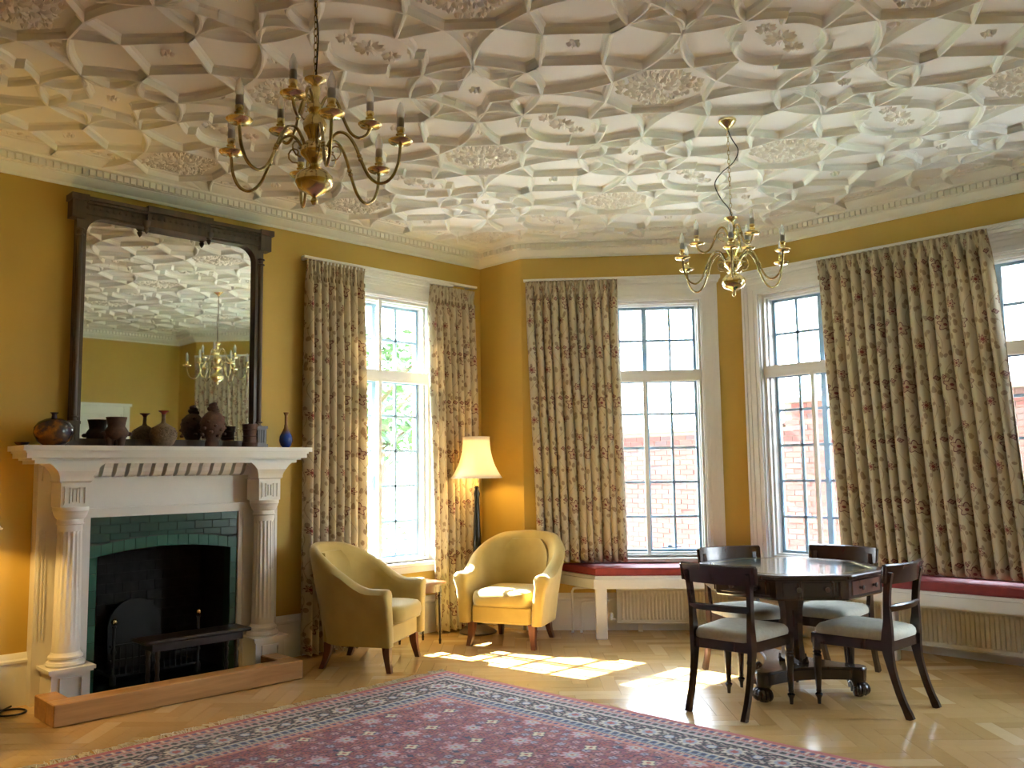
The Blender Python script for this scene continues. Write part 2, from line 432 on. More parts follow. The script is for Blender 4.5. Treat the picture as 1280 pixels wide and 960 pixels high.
def flower_mesh(R, n, h):
    m = MB()
    for k in range(n): leaf_rel(m, math.cos(2 * PI * k / n) * R * .28, math.sin(2 * PI * k / n) * R * .28, 2 * PI * k / n, R * .72, 2.6 * R / n * 1.25, h)
    m.ell((0, 0, -.006), (R * .25, R * .25, h), 8, 5); return m
FOL = foliage_mesh().mesh('foliage_panel', PLASTER_ORN, 35)
DAI = flower_mesh(.085, 12, .018).mesh('daisy', PLASTER_ORN, 35); SMF = flower_mesh(.055, 9, .016).mesh('small_flower', PLASTER_ORN, 35)
ROS = flower_mesh(.040, 5, .022).mesh('rosette', PLASTER_ORN, 35)
fl = MB()
for a in (-.7, 0, .7): leaf_rel(fl, 0, 0, a, .055 if a else .065, .025, .016)
FLE = fl.mesh('fleur', PLASTER_ORN, 35)
for ix in range(-2, 5):
    for iy in range(-6, 4):
        cx, cy = FX0 + ix * PX, FY0 + iy * PY
        if not (-.8 < cx < 7.8 and YR - .8 < cy < 7.9): continue
        for nm, lines in quad.items():
            m = rib_mesh(lines, cx, cy)
            if m.v: m.obj(nm, PLASTER, ceil, 30)
        g = .16
        if inside(cx, cy, -.48): place('foliage_panel', FOL, ceil, (cx, cy, HT))
        elif inside(cx, cy, -.30): place('foliage_panel', FOL, ceil, (cx, cy, HT))
        if inside(cx, cy + PY / 2, -.3): place('rosette', ROS, ceil, (cx, cy + PY / 2, HT))
        if inside(cx + PX / 2, cy + PY / 2, -.3): place('rosette', ROS, ceil, (cx + PX / 2, cy + PY / 2, HT))
        x, y = cx + PX / 2, cy
        if inside(x, y, -.42):
            place('daisy', DAI, ceil, (x, y, HT)); place('small_flower', SMF, ceil, (x, y + .14, HT)); place('small_flower', SMF, ceil, (x, y - .14, HT))
        for su in (1, -1):
            for sv in (1, -1):
                x, y = cx + su * .185 * PX, cy + sv * .185 * PY
                if inside(x, y, -.35): place('fleur', FLE, ceil, (x, y, HT), math.atan2(sv, su))

# --- cornices with dentils and a running vine border, skirtings
def inset(i, d, n=len(V)):
    p, c, q = Vector(V[i - 1]), Vector(V[i]), Vector(V[(i + 1) % n]); a = (c - p).normalized(); b = (q - c).normalized()
    na = Vector((a.y, -a.x)); nb = Vector((b.y, -b.x)); m = na + nb; m = m / (m.dot(m) / 2); return c + m * d
CPROF = [(0, HC), (.012, HC), (.016, HC + .018), (.034, HC + .030), (.052, HC + .058), (.058, HC + .066), (.058, HC + .072), (.088, HC + .072), (.088, HC + .118), (.125, HC + .124), (.13, HC + .136), (.165, HC + .148), (.195, HC + .168), (.20, HT - .004), (.235, HT - .004), (.24, HT + .02), (0, HT + .02)]
def seg_prof(i, prof):
    j = (i + 1) % len(V)
    return MB().loft([[(*inset(i, o), z) for o, z in prof], [(*inset(j, o), z) for o, z in prof]])
for i in range(len(V)):
    j = (i + 1) % len(V)
    t = struct(seg_prof(i, CPROF).obj('trim_%d' % (i + 1), PLASTER, None, 30))
    a, b = inset(i, .088), inset(j, .088); d = (b - a); L = d.length; d.normalize(); n = Vector((d.y, -d.x))
    T = Matrix(((d.x, n.x, 0, a.x), (d.y, n.y, 0, a.y), (0, 0, 1, 0), (0, 0, 0, 1)))
    m = MB(); k = int(L / .046)
    for q in range(k):
        s = (q + .5) * L / k; m.box((s - .0175, -.002, HC + .074), (s + .0175, .026, HC + .116), T)
    m.obj('dentil_course', PLASTER, t, kind='stuff')
    m = MB(); a, b = inset(i, .30), inset(j, .30); L2 = (b - a).length; q = 0; s = .02
    a2 = T.to_3x3(); k = int(L2 / .055)
    for q in range(k):
        p = a + (b - a) * ((q + .5) / k); ang = math.atan2(d.y, d.x)
        leaf_rel(m, p.x, p.y, ang + (.9 if q % 2 else -.9), .045, .024, .014); leaf_rel(m, p.x, p.y, ang + .1, .05, .014, .010)
    m.v = [(x, y, z + HT) for x, y, z in m.v]
    if m.v: m.obj('vine_border', PLASTER_ORN, t, 35, kind='stuff')
BP = [(0, 0), (.022, 0), (.022, .265), (.030, .27), (.030, .285), (.020, .295), (.014, .318), (.006, .33), (0, .33)]
def base(name, i, s0, s1):
    p, q = Vector(V[i]), Vector(V[(i + 1) % len(V)]); d = (q - p).normalized(); n = Vector((d.y, -d.x))
    a = p + d * s0; b = p + d * s1
    m = MB().loft([[(*(a + n * o), z) for o, z in BP], [(*(b + n * o), z) for o, z in BP]])
    return struct(m.obj(name, WHITE, None, 30))
base('baseboard_left', 0, 0, FPC - YR - .86); base('baseboard_left_far', 0, FPC - YR + .86, 5.745 - YR)
base('baseboard_far', 1, .025, .566); base('baseboard_angled_left', 2, .01, LC - .01); base('baseboard_bay', 3, .01, 2.77)
base('baseboard_angled_right', 4, .01, LC - .01); base('baseboard_right', 6, .02, .73); base('baseboard_right_near', 6, 1.85, 5.77 - YR)
# conduit-like picture rail board behind the curtains is part of the window heads

# ------------------------------------------------------------------ floor with herringbone parquet
flo = struct(MB().prism([(-.3, YR - .3), (-.3, 6.05), (.45, 6.07), (2.0, 7.42), (5.0, 7.42), (6.55, 6.07), (7.3, 6.05), (7.3, YR - .3)], -.12, -.012).obj('floor', SUBFLOOR))
BL_, BW_ = .40, .10
blk = []
c45 = math.cos(PI / 4)
ratio = int(round(BL_ / BW_))
# herringbone in lattice coordinates (unit = block width)
cells = []
for i in range(-120, 120):
    for j in range(-120, 120):
        k = (i + j) % (2 * ratio)
        # horizontal block starts at (i,j) when (i-j) mod 2r == 0 ; vertical block starts when (i-j) mod 2r == ratio... 
        if (i - j) % (2 * ratio) == 0: cells.append((i, j, ratio, 1))
        if (i - j) % (2 * ratio) == ratio: cells.append((i, j - ratio + 1, 1, ratio))
gap = .0007
def blk_world(c):
    i, j, a, b = c
    x0, y0, x1, y1 = i * BW_ + gap, j * BW_ + gap, (i + a) * BW_ - gap, (j + b) * BW_ - gap
    R = lambda x, y: (3.5 + (x + y) * c45, 2.0 + (y - x) * c45)
    return [R(x0, y0), R(x1, y0), R(x1, y1), R(x0, y1)]
camp = Vector((6.314, 0, 1.45))
Rinv = M.inverted()
def project(p):
    q = Rinv @ Vector(p)
    if q.z > -.1: return None
    return (640 + 1092.55 * q.x / -q.z, 480 - 1092.55 * q.y / -q.z)
for c in cells:
    Q = blk_world(c); cx = sum(p[0] for p in Q) / 4; cy = sum(p[1] for p in Q) / 4
    if all(not inside(x, y, 0) for x, y in Q): continue
    vis = project((cx, cy, 0)); size = -1
    rugq = (1.35 < cx < 5.8 and .9 < cy < 4.15)
    if vis and -20 < vis[0] < 1300 and -20 < vis[1] < 980 and not rugq: size = 1 / (Vector((cx, cy, 0)) - camp).length
    full = all(inside(x, y, 0) for x, y in Q)
    blk.append((size if full else -1, Q))
blk.sort(key=lambda t: -t[0])
stuff = MB(); proto = {}
for k, (sz, Q) in enumerate(blk):
    cx = sum(p[0] for p in Q) / 4; cy = sum(p[1] for p in Q) / 4
    dz = rnd.uniform(-.0003, .0003)
    if k < 296 and sz > 0:
        hor = math.dist(Q[1], Q[0]) > math.dist(Q[3], Q[0]); key = (round(Q[1][0] - Q[0][0], 3), round(Q[3][0] - Q[0][0], 3), k % 12)
        if key not in proto:
            m = MB(); P = [(x - cx, y - cy) for x, y in Q]; m.prism(P, -.012, 0); proto[key] = m.mesh('parquet_block', None)
            tone = [(.45, .275, .095), (.49, .305, .11), (.53, .335, .13), (.57, .365, .145), (.51, .32, .12), (.55, .35, .14), (.47, .29, .103), (.56, .36, .14), (.65, .46, .22), (.52, .33, .125), (.54, .34, .135), (.50, .31, .115)][k % 12]
            mm = proto.get(('mat', k % 12, hor))
            if mm is None:
                q = N('oak_block', .25, coat=.4); g = q.noise(1, 3, q.n('Mapping', Vector=q.n('NewGeometry', out=0), Rotation=(0, 0, PI / 4 if hor else -PI / 4), Scale=(4, 110, 1)), .6)
                dk = tuple(x * .90 for x in tone); q.col(q.ramp(g, [(.25, dk), (.75, tone)])); mm = q.m; proto[('mat', k % 12, hor)] = mm
            proto[key].materials.append(mm)
        place('parquet_block', proto[key], flo, (cx, cy, dz))
    else:
        stuff.prism(Q, -.012, dz)
stuff.obj('parquet_field', PARQ, flo, kind='stuff')

# ------------------------------------------------------------------ windows
def WT(T): return T   # local frame: x along wall, y outward, z up
def window(idx, T, c, half, hinge, rowsplit=True, mull_full=False, mo=-.03):
    e = sempty('window_%d' % idx)
    a, b = c - half, c + half
    # architrave on the room face
    m = MB()
    def arch(o0, o1, d0, d1, top=Z1):
        m.box((a - o1, -d1, Z0 - .0), (a - o0, d0, top + o1), T); m.box((b + o0, -d1, Z0), (b + o1, d0, top + o1), T); m.box((a - o0, -d1, top + o0), (b + o0, d0, top + o1), T)
    arch(.0, .035, 0, .022); arch(.035, .085, 0, .032); arch(.085, .115, 0, .042); arch(.115, .137, 0, .055)
    m.box((a - .15, -.085, Z1 + .137), (b + .15, 0, Z1 + .165), T); m.box((a - .165, -.105, Z1 + .165), (b + .165, 0, Z1 + .195), T)
    m.obj('architrave', WHITE, e)
    m = MB().box((a - .14, -.07, Z0 - .035), (b + .14, .12, Z0), T, .006); m.box((a - .12, -.03, Z0 - .09), (b + .12, 0, Z0 - .035), T); m.obj('window_sill', WHITE, e)
    # outer timber frame
    m = MB(); y0, y1 = .10, .22; fw = .045
    m.box((a, y0, Z0), (a + fw, y1, Z1), T); m.box((b - fw, y0, Z0), (b, y1, Z1), T); m.box((a + fw, y0, Z0), (b - fw, y1, Z0 + .04), T); m.box((a + fw, y0, Z1 - .045), (b - fw, y1, Z1), T)
    m.box((a + fw, y0 - .01, 2.275), (b - fw, y1, 2.335), T); m.obj('timber_frame', WHITE, e)
    # reveal lining
    m = MB(); m.box((a, 0, Z0), (a + .012, .10, Z1), T); m.box((b - .012, 0, Z0), (b, .10, Z1), T); m.box((a + .012, 0, Z1 - .012), (b - .012, .1, Z1), T); m.obj('reveal_lining', WHITE, e)
    # secondary glazing: slim white frame in front
    m = MB(); ya, yb = .045, .075
    zs = [(Z0 + .004, 2.275), (2.335, Z1 - .016)]
    for (p, q) in zs:
        m.box((a + .014, ya, p), (a + .036, yb, q), T); m.box((b - .036, ya, p), (b - .014, yb, q), T); m.box((a + .036, ya, p), (b - .036, yb, p + .022), T); m.box((a + .036, ya, q - .022), (b - .036, yb, q), T)
    m.box((a + .014, ya - .01, 2.275), (b - .014, yb + .025, 2.335), T)
    m.box((c + mo - .016, ya - .008, Z0 + .004), (c + mo + .016, yb, 2.275), T)
    if mull_full: m.box((c + mo - .016, ya - .008, 2.335), (c + mo + .016, yb, Z1 - .016), T)
    m.obj('secondary_frame', WHITE, e)
    # leaded metal casements with separate panes
    gy = .20; L_, R_ = a + fw, b - fw
    for (p, q, rows) in [(Z0 + .04, 2.275, 5), (2.335, Z1 - .045, 2)]:
        for (x0, x1) in [(L_, c), (c, R_)]:
            cf = MB(); t = .022
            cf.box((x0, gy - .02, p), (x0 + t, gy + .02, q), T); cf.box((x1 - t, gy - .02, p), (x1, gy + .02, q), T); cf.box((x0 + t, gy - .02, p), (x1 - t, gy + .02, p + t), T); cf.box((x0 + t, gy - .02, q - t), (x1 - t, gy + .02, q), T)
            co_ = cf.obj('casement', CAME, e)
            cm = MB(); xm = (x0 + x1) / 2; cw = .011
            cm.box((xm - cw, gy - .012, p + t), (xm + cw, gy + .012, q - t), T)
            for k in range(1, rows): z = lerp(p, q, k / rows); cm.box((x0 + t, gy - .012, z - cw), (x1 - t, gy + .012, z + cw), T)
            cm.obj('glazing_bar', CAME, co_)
            for k in range(rows):
                za = lerp(p, q, k / rows) + (t if k == 0 else cw); zb = lerp(p, q, (k + 1) / rows) - (t if k == rows - 1 else cw)
                for (xa, xb) in [(x0 + t, xm - cw), (xm + cw, x1 - t)]:
                    MB().box((xa, gy - .002, za), (xb, gy + .002, zb), T).obj('pane', GLASS, co_)
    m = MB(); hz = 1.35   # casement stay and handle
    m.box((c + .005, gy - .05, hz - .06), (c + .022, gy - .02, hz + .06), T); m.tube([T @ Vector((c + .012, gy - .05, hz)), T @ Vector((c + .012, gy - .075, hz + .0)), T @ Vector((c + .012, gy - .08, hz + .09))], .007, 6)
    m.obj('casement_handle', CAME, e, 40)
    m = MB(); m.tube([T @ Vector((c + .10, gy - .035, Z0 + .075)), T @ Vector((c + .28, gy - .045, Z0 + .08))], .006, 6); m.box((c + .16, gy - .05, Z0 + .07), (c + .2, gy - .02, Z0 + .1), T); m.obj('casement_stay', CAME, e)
    return e
window(1, TA, W1C, .55, 0, mull_full=True, mo=-.03)
window(2, TC, W2C, .52, 0, mo=-.02)
window(3, TD, .666, .50, 0, mo=-.03)
window(4, TD, 2.114, .50, 0, mo=.0)
window(5, TE, LC - W2C, .52, 0)

# ------------------------------------------------------------------ outside
gnd = MB().prism([(-60, -40), (60, -40), (60, 60), (-60, 60)], -.6, -.45).obj('garden_lawn', GRASS); struct(gnd); gnd.name = 'ground'
pav = MB().prism([(-7, -4), (-.34, -4), (-.34, 5.9), (.5, 6.15), (2, 7.5), (5, 7.5), (6.5, 6.15), (13, 6.15), (13, 11.2), (-7, 11.2)], -.45, -.43).obj('paved_terrace', RUBB); tag(pav, 'pale paved terrace outside the windows below the brick wall', 'paving')  # widened and kept pale so its added bounce light brightens the ceiling
gw = thing('garden_wall', 'red brick garden wall seen through the bay windows', 'wall', (0, 11.3, 0))
def bricks():
    out = []
    bx, bz = .235, .075
    for k in range(37):
        z = -.45 + k * bz
        for i in range(-22, 40):
            x = i * bx + (bx / 2 if k % 2 else 0)
            top = 2.0 if x < .25 else 2.33
            if z + bz > top: continue
            out.append((x, z))
    return out
def seen(x, z):
    p = project((x, 11.3, z))
    if not p: return False
    return (778 < p[0] < 880 or 975 < p[0] < 1062) and p[1] < 692
BB = MB().box((-.1125, 0, 0), (.1125, .1, .065)).mesh('brick', BRICK)
bk = bricks(); vis = [b for b in bk if seen(*b)]; vis = vis[:300]; vs = set(vis); rest = MB()
bms = []
for t_, c_ in enumerate([(.048, .008, .006), (.058, .013, .009), (.038, .008, .006), (.026, .012, .013), (.052, .017, .013)]):
    me = BB.copy(); me.materials.clear(); me.materials.append(simple('garden_brick_tone', c_, .9, var=.2, scale=20)); bms.append(me)
for b in vis: place('brick', rnd.choice(bms), gw, (b[0], rnd.uniform(-.004, .004), b[1]))
for b in bk:
    if b not in vs: rest.box((b[0] - .1125, 0, b[1]), (b[0] + .1125, .1, b[1] + .065))
rest.obj('brick_field', BRICK, gw, kind='stuff')
m = MB().box((-5.3, .008, -.45), (.25, .24, 2.0)); m.box((.25, .008, -.45), (9.4, .24, 2.33)); m.obj('mortar_bed', MORTAR, gw)
m = MB().box((-5.35, -.04, 2.0), (.22, .28, 2.06), None, .01); m.box((.2, -.04, 2.33), (9.5, .28, 2.40), None, .01); m.obj('coping', MORTAR, gw)
def tree(x, y, h, R, label, seed, n=900):
    t = thing('garden_tree', label, 'tree', (x, y, -.45)); rr = random.Random(seed)
    m = MB().tube(cat([(0, 0, 0), (.05, .04, h * .3), (-.05, .1, h * .6), (0, 0, h * .85)], 4), [.16 - .1 * i / 12 for i in range(13)], 8)
    for k in range(7):
        a = rr.uniform(0, 6.28); z = h * rr.uniform(.35, .7); m.tube([(0, 0, z), (math.cos(a) * R * .5, math.sin(a) * R * .5, z + R * .35), (math.cos(a) * R * .8, math.sin(a) * R * .8, z + R * .5)], [.06, .035, .015], 6)
    m.obj('trunk', BARK, t, 60)
    m = MB()
    for k in range(n):
        a = rr.uniform(0, 6.28); b = math.acos(rr.uniform(-1, 1)); q = R * rr.uniform(.35, 1) ** .6; s = rr.uniform(.10, .22)
        p = (q * math.sin(b) * math.cos(a), q * math.sin(b) * math.sin(a), h * .68 + q * .8 * math.cos(b))
        T = Matrix.Translation(p) @ Matrix.Rotation(rr.uniform(0, 6), 4, 'Z') @ Matrix.Rotation(rr.uniform(-1, 1), 4, 'X') @ Matrix.Rotation(rr.uniform(-1, 1), 4, 'Y')
        m.add([(-s, 0, 0), (0, -s * .5, .02), (s, 0, 0), (0, s * .5, .02)], [(0, 1, 2, 3)], T)
    m.obj('foliage', LEAF, t, kind='stuff')
tree(-9.0, 11.0, 5.2, 1.9, 'leafy green garden tree seen through the window by the fireplace', 3)
tree(-13.5, 16.5, 5.8, 2.4, 'farther green tree standing behind the tree outside the fireplace-side window', 4)
sh = MB(); rr = random.Random(9)
for k in range(1500):
    x = rr.uniform(-9, -4.2); y = rr.uniform(6.5, 9.5); z = rr.uniform(-.4, .55 + .3 * math.sin(x * 2)); s = rr.uniform(.05, .13)
    T = Matrix.Translation((x, y, z)) @ Matrix.Rotation(rr.uniform(0, 6), 4, 'Z') @ Matrix.Rotation(rr.uniform(-1, 1), 4, 'X')
    sh.add([(-s, 0, 0), (0, -s * .5, .02), (s, 0, 0), (0, s * .5, .02)], [(0, 1, 2, 3)], T)
o = sh.obj('shrubbery', LEAF, kind='stuff'); tag(o, 'low green shrubs in the garden outside the window beside the fireplace', 'shrub')

# unseen storey and roof, added to keep sky light off the garden wall
m = MB().prism([(-.32, -6), (-.32, 6.1), (.45, 6.1), (1.98, 7.45), (5.02, 7.45), (6.55, 6.1), (12, 6.1), (12, -6)], 3.78, 7.2); m.prism([(-.6, -6.3), (-.6, 6.4), (.35, 6.4), (1.9, 7.75), (5.1, 7.75), (6.65, 6.4), (12.3, 6.4), (12.3, -6.3)], 7.2, 7.5)
struct(m.obj('sky_blocking_storey', BRICK))
# ------------------------------------------------------------------ curtains
def curtain(name, label, T, s0t, s1t, s0b, s1b, d_t, d_b, ztop, zbot, npl, seed, bulge=0, amp=.045, group=None, pull=None):
    rr = random.Random(seed); nu = npl * 14; nv = 46
    ph = [rr.uniform(-.5, .5) for _ in range(npl + 2)]; am = [rr.uniform(.65, 1.25) for _ in range(npl + 2)]
    verts = []; uvs = []; W = (s1t - s0t) * 2.1; Hh = ztop - zbot
    for j in range(nv + 1):
        v = j / nv; z = ztop - Hh * v
        hd = max(0, 1 - (ztop - z) / .17)      # header band
        for i in range(nu + 1):
            tt = i / nu; q = tt * npl; k = int(min(q, npl - 1e-6))
            wob = lerp(ph[k], ph[k + 1], q - k) * min(1, v * 1.6) * .55
            A_ = amp * lerp(am[k], am[k + 1], q - k) * (.45 + .55 * min(1, v * 3)) * (1 - .72 * hd ** .7)
            th = 2 * PI * (q + wob)
            th2 = 2 * PI * q * 2
            off = A_ * (1.0 - 2.0 * abs(math.cos(th / 2)) ** 2.6 + .12 * math.sin(2 * th + .6)) * (1 - hd * .6) + hd * .012 * math.sin(th2 + 1)
            lat = -A_ * .30 * math.sin(th) * (1 - hd)
            ee = v * v * (3 - 2 * v) if pull is None else pull(v)
            s = lerp(lerp(s0t, s1t, tt), lerp(s0b, s1b, tt), ee) + lat * (1 if 0 < i < nu else 0)
            d = lerp(d_t, d_b, v) + off + bulge * math.sin(PI * v) * math.sin(PI * tt)
            zz = z + (0.012 * math.sin(th) * v)
            verts.append(tuple(T @ Vector((s, -d, zz)))); uvs.append((tt * W, (ztop - z)))
    fc = [(j * (nu + 1) + i, j * (nu + 1) + i + 1, (j + 1) * (nu + 1) + i + 1, (j + 1) * (nu + 1) + i) for j in range(nv) for i in range(nu)]
    me = bpy.data.meshes.new(name); me.from_pydata(verts, [], fc); me.update()
    ul = me.uv_layers.new(name='UVMap'); vi = np.empty(len(me.loops), dtype=np.int32); me.loops.foreach_get('vertex_index', vi)
    ul.data.foreach_set('uv', np.array(uvs, dtype=np.float32)[vi].ravel()); me.materials.append(CURT)
    me.polygons.foreach_set('use_smooth', [True] * len(me.polygons))
    root = thing(name, label, 'curtain', tuple(T @ Vector(((s0t + s1t) / 2, -d_t, zbot))), 0, group)
    o = bpy.data.objects.new('cloth', me); C.objects.link(o); o.parent = root; o.location = -root.location
    md = o.modifiers.new('thickness', 'SOLIDIFY'); md.thickness = .004; md.offset = 0
    # header tape with pinch pleats and the rail
    m = MB(); inv = Matrix.Translation(-root.location) @ T
    for k in range(npl * 2):
        s = lerp(s0t, s1t, (k + .5) / (npl * 2)); zt = ztop - .155
        m.ell((s, -(d_t + .022), zt), (.009, .012, .022), 6, 5, inv)
    m.obj('pinch_pleat', CURT, root, 60, kind='stuff')
    return root
def rail(label, T, a, b, z):
    m = MB().box((a, -.118, z - .0), (b, -.062, z + .022), T, .004)
    for k in range(4):
        s = lerp(a + .05, b - .05, k / 3); m.box((s - .012, -.07, z + .004), (s + .012, .0, z + .02), T)
    return tag(m.obj('curtain_rail', WHITE), label, 'curtain rail')
# local s on wall_left = y + 1.3
curtain('floral_curtain', 'floral curtain hanging to the floor between fireplace and its window', TA, 3.75 - YR, 4.32 - YR, 3.74 - YR, 4.32 - YR, .105, .115, 3.205, .02, 8, 1, amp=.050)
curtain('floral_curtain', 'floral curtain hanging to the floor in the corner behind the standard lamp', TA, 5.04 - YR, 5.60 - YR, 5.06 - YR, 5.57 - YR, .105, .15, 3.175, .02, 7, 2, amp=.046, pull=lambda v: v)
rail('white curtain rail above the window nearest the fireplace', TA, 3.72 - YR, 5.63 - YR, 3.207)
curtain('floral_curtain', 'wide floral curtain ending on the red seat behind the rounded yellow armchair', TC, .05, .90, .12, .93, .115, .13, 3.195, .632, 11, 3, amp=.060)
rail('white curtain rail above the window behind the dining table\'s left side', TC, .03, 1.72, 3.197)
curtain('floral_curtain', 'very wide floral curtain between the two windows of the bay front', TD, .80, 2.14, .94, 2.34, .115, .22, 3.195, .635, 15, 4, amp=.066, bulge=.03, pull=lambda v: v ** .9)
rail('white curtain rail across the front of the bay', TD, .05, 2.73, 3.197)
curtain('floral_curtain', 'floral curtain on the bay window seen only in the mirror', TE, LC - .90, LC - .04, LC - .93, LC - .09, .115, .16, 3.195, .632, 12, 5, amp=.040)
rail('white curtain rail over the right-hand angled bay window', TE, LC - 1.72, LC - .03, 3.197)

# ------------------------------------------------------------------ window seat, cushions, radiators, pipes
nC = Vector((.66, -.75)); dC = Vector((.75, .66))
def pc(s, d): return (.574 + dC.x * s + nC.x * d, 5.77 + dC.y * s + nC.y * d)
def seat_poly(dep, e=0):
    """left end on wall C, round the bay"""
    yf = 7.125 - dep
    def fr(s): return pc(s, dep)
    s_j = (yf - 5.77 + .75 * dep) / .66
    J = (fr(s_j)[0], yf); P0 = (1.345, 5.845) if e == 0 else (1.345 + e * .6, 5.845 + e)
    W0 = (.80, 5.955)
    left = [W0, P0, J]; right = [(7 - x, y) for x, y in reversed(left)]
    back = [(6.19, 5.99), (4.88, 7.10), (2.12, 7.10), (.81, 5.99)]
    return left + right + back
root = thing('window_seat', 'white painted window seat running round the bay under the windows', 'bench', (0, 0, 0))
SP = seat_poly(.44)
MB().prism([p for p in SP], .505, .53).obj('seat_board', WHITE, root)
fr_ = SP[:6]
m = MB().sweep([(x, y, 0) for x, y in fr_], [(.0, .425), (.022, .425), (.022, .505), (.0, .505)]); m.obj('fascia', WHITE, root)
for (x, y) in [(1.375, 5.885), (5.625, 5.885), (3.5, 6.70)]:
    T = Matrix.Translation((x, y, 0)) @ Matrix.Rotation(.74 if x < 3 else (-.74 if x > 4 else 0), 4, 'Z')
    MB().box((-.05, -.02, 0), (.05, .05, .505), T, .006).obj('post', WHITE, root)
def cushion(name, label, poly, z0, z1):
    # domed cushion: inset top ring
    c = Vector((sum(p[0] for p in poly) / len(poly), sum(p[1] for p in poly) / len(poly)))
    def ins(k): return [(p[0] + (c.x - p[0]) * k / max(.001, (Vector(p) - c).length), p[1] + (c.y - p[1]) * k / max(.001, (Vector(p) - c).length)) for p in poly]
    m = MB().loft([[(*p, z0) for p in ins(.01)], [(*p, z0 + .012) for p in ins(0)], [(*p, z1 - .012) for p in ins(0)], [(*p, z1) for p in ins(.015)]])
    o = m.obj(name, REDC); tag(o, label, 'cushion'); 
    e = MB()
    for z in (z0 + .01, z1 - .008): e.tube([(*p, z) for p in ins(-.001)] + [(*ins(-.001)[0], z)], .004, 6)
    e.obj('piping', REDC, o, 60)
    return o
Jl = SP[2]; Jr = SP[3]
cushion('seat_cushion', 'red seat cushion on the angled left part of the window seat', [(.83, 5.965), (1.345, 5.855), (Jl[0] - .004, Jl[1] + .004), (2.13, 7.085), (2.05, 7.035), (.86, 5.995)], .532, .598)
cushion('seat_cushion', 'long red seat cushion below the very wide curtain in the bay', [(Jl[0] + .006, Jl[1] + .004), (Jr[0] - .006, Jr[1] + .004), (4.86, 7.085), (2.14, 7.085)], .532, .598)
cushion('seat_cushion', 'red seat cushion on the right-hand angled part of the window seat', [(7 - .83, 5.965), (7 - 1.345, 5.855), (Jr[0] + .004, Jr[1] + .004), (4.87, 7.085), (4.95, 7.035), (6.14, 5.995)], .532, .598)
def radiator(label, T, s0, s1, z0=.075, z1=.385, d=.10):
    o = thing('radiator', label, 'radiator', tuple(T @ Vector(((s0 + s1) / 2, -d, 0)))); I = Matrix.Translation(-o.location) @ T
    MB().box((s0, -d, z0), (s1, -d + .012, z1), I).obj('panel', RAD, o)
    m = MB(); n = int((s1 - s0) / .034)
    for k in range(n):
        s = s0 + .03 + (s1 - s0 - .06) * (k + .5) / n
        m.loft([[(s - .011, -d, z0 + .03), (s + .011, -d, z0 + .03), (s + .007, -d - .001, z0 + .03), (s - .007, -d - .001, z0 + .03)], [(s - .011, -d, z0 + .045), (s + .011, -d, z0 + .045), (s + .006, -d - .013, z0 + .05), (s - .006, -d - .013, z0 + .05)],
                [(s - .011, -d, z1 - .045), (s + .011, -d, z1 - .045), (s + .006, -d - .013, z1 - .05), (s - .006, -d - .013, z1 - .05)], [(s - .011, -d, z1 - .03), (s + .011, -d, z1 - .03), (s + .007, -d - .001, z1 - .03), (s - .007, -d - .001, z1 - .03)]], I)
    m.obj('panel_rib', RAD, o, 30, kind='stuff')
    m = MB().box((s0 - .002, -d - .014, z0 - .004), (s1 + .002, -d + .03, z0 + .006), I); m.box((s0 - .002, -d - .014, z1 - .006), (s1 + .002, -d + .03, z1 + .004), I); m.box((s0 - .006, -d - .014, z0), (s0 + .004, -d + .03, z1), I); m.box((s1 - .004, -d - .014, z0), (s1 + .006, -d + .03, z1), I)
    m.obj('casing', RAD, o)
    for s in (s0 + .2, s1 - .2):
        MB().box((s - .02, -d + .01, z1 - .1), (s + .02, -.034, z1 - .06), I).obj('bracket', RAD, o); MB().box((s - .02, -d + .01, 0.0), (s + .02, -d + .03, z0), I).obj('floor_foot', RAD, o)
    m = MB().tube([I @ Vector(p) for p in [(s0 - .02, -d + .005, z0 + .03), (s0 - .06, -d + .005, z0 + .03)]], .012, 8); m.lathe([(.0, 0), (.018, 0), (.02, .05), (.016, .06), (0, .06)], 10, tuple(I @ Vector((s0 - .06, -d + .005, z0 + .03)))); m.obj('valve', WHITE, o, 40)
    return o
radiator('ribbed cream radiator under the window seat left of the dining table', TC, .83, 1.80)
radiator('long ribbed cream radiator under the bay front at right', TD, .62, 2.52)
def pipe(pts, label):
    o = MB().tube([Vector(p) for p in pts], .011, 10).obj('heating_pipe', WHITE, None, 50); tag(o, label, 'pipe'); return o
a = Vector((*pc(.37, .10), 0)); b = Vector((*pc(.45, .10), 0))
q1 = Vector((*pc(.76, .10), 0))
pipe([(.976, 5.96, 0), (.976, 5.96, .36), (.985, 5.97, .385), (1.01, 5.985, .39), (*pc(.79, .06), .39)], 'taller white heating pipe rising beside the window seat post')
pipe([(1.035, 6.01, 0), (1.035, 6.01, .24), (1.042, 6.017, .262), (1.06, 6.03, .268), (*pc(.76, .075), .268)], 'shorter white heating pipe rising beside the window seat post')

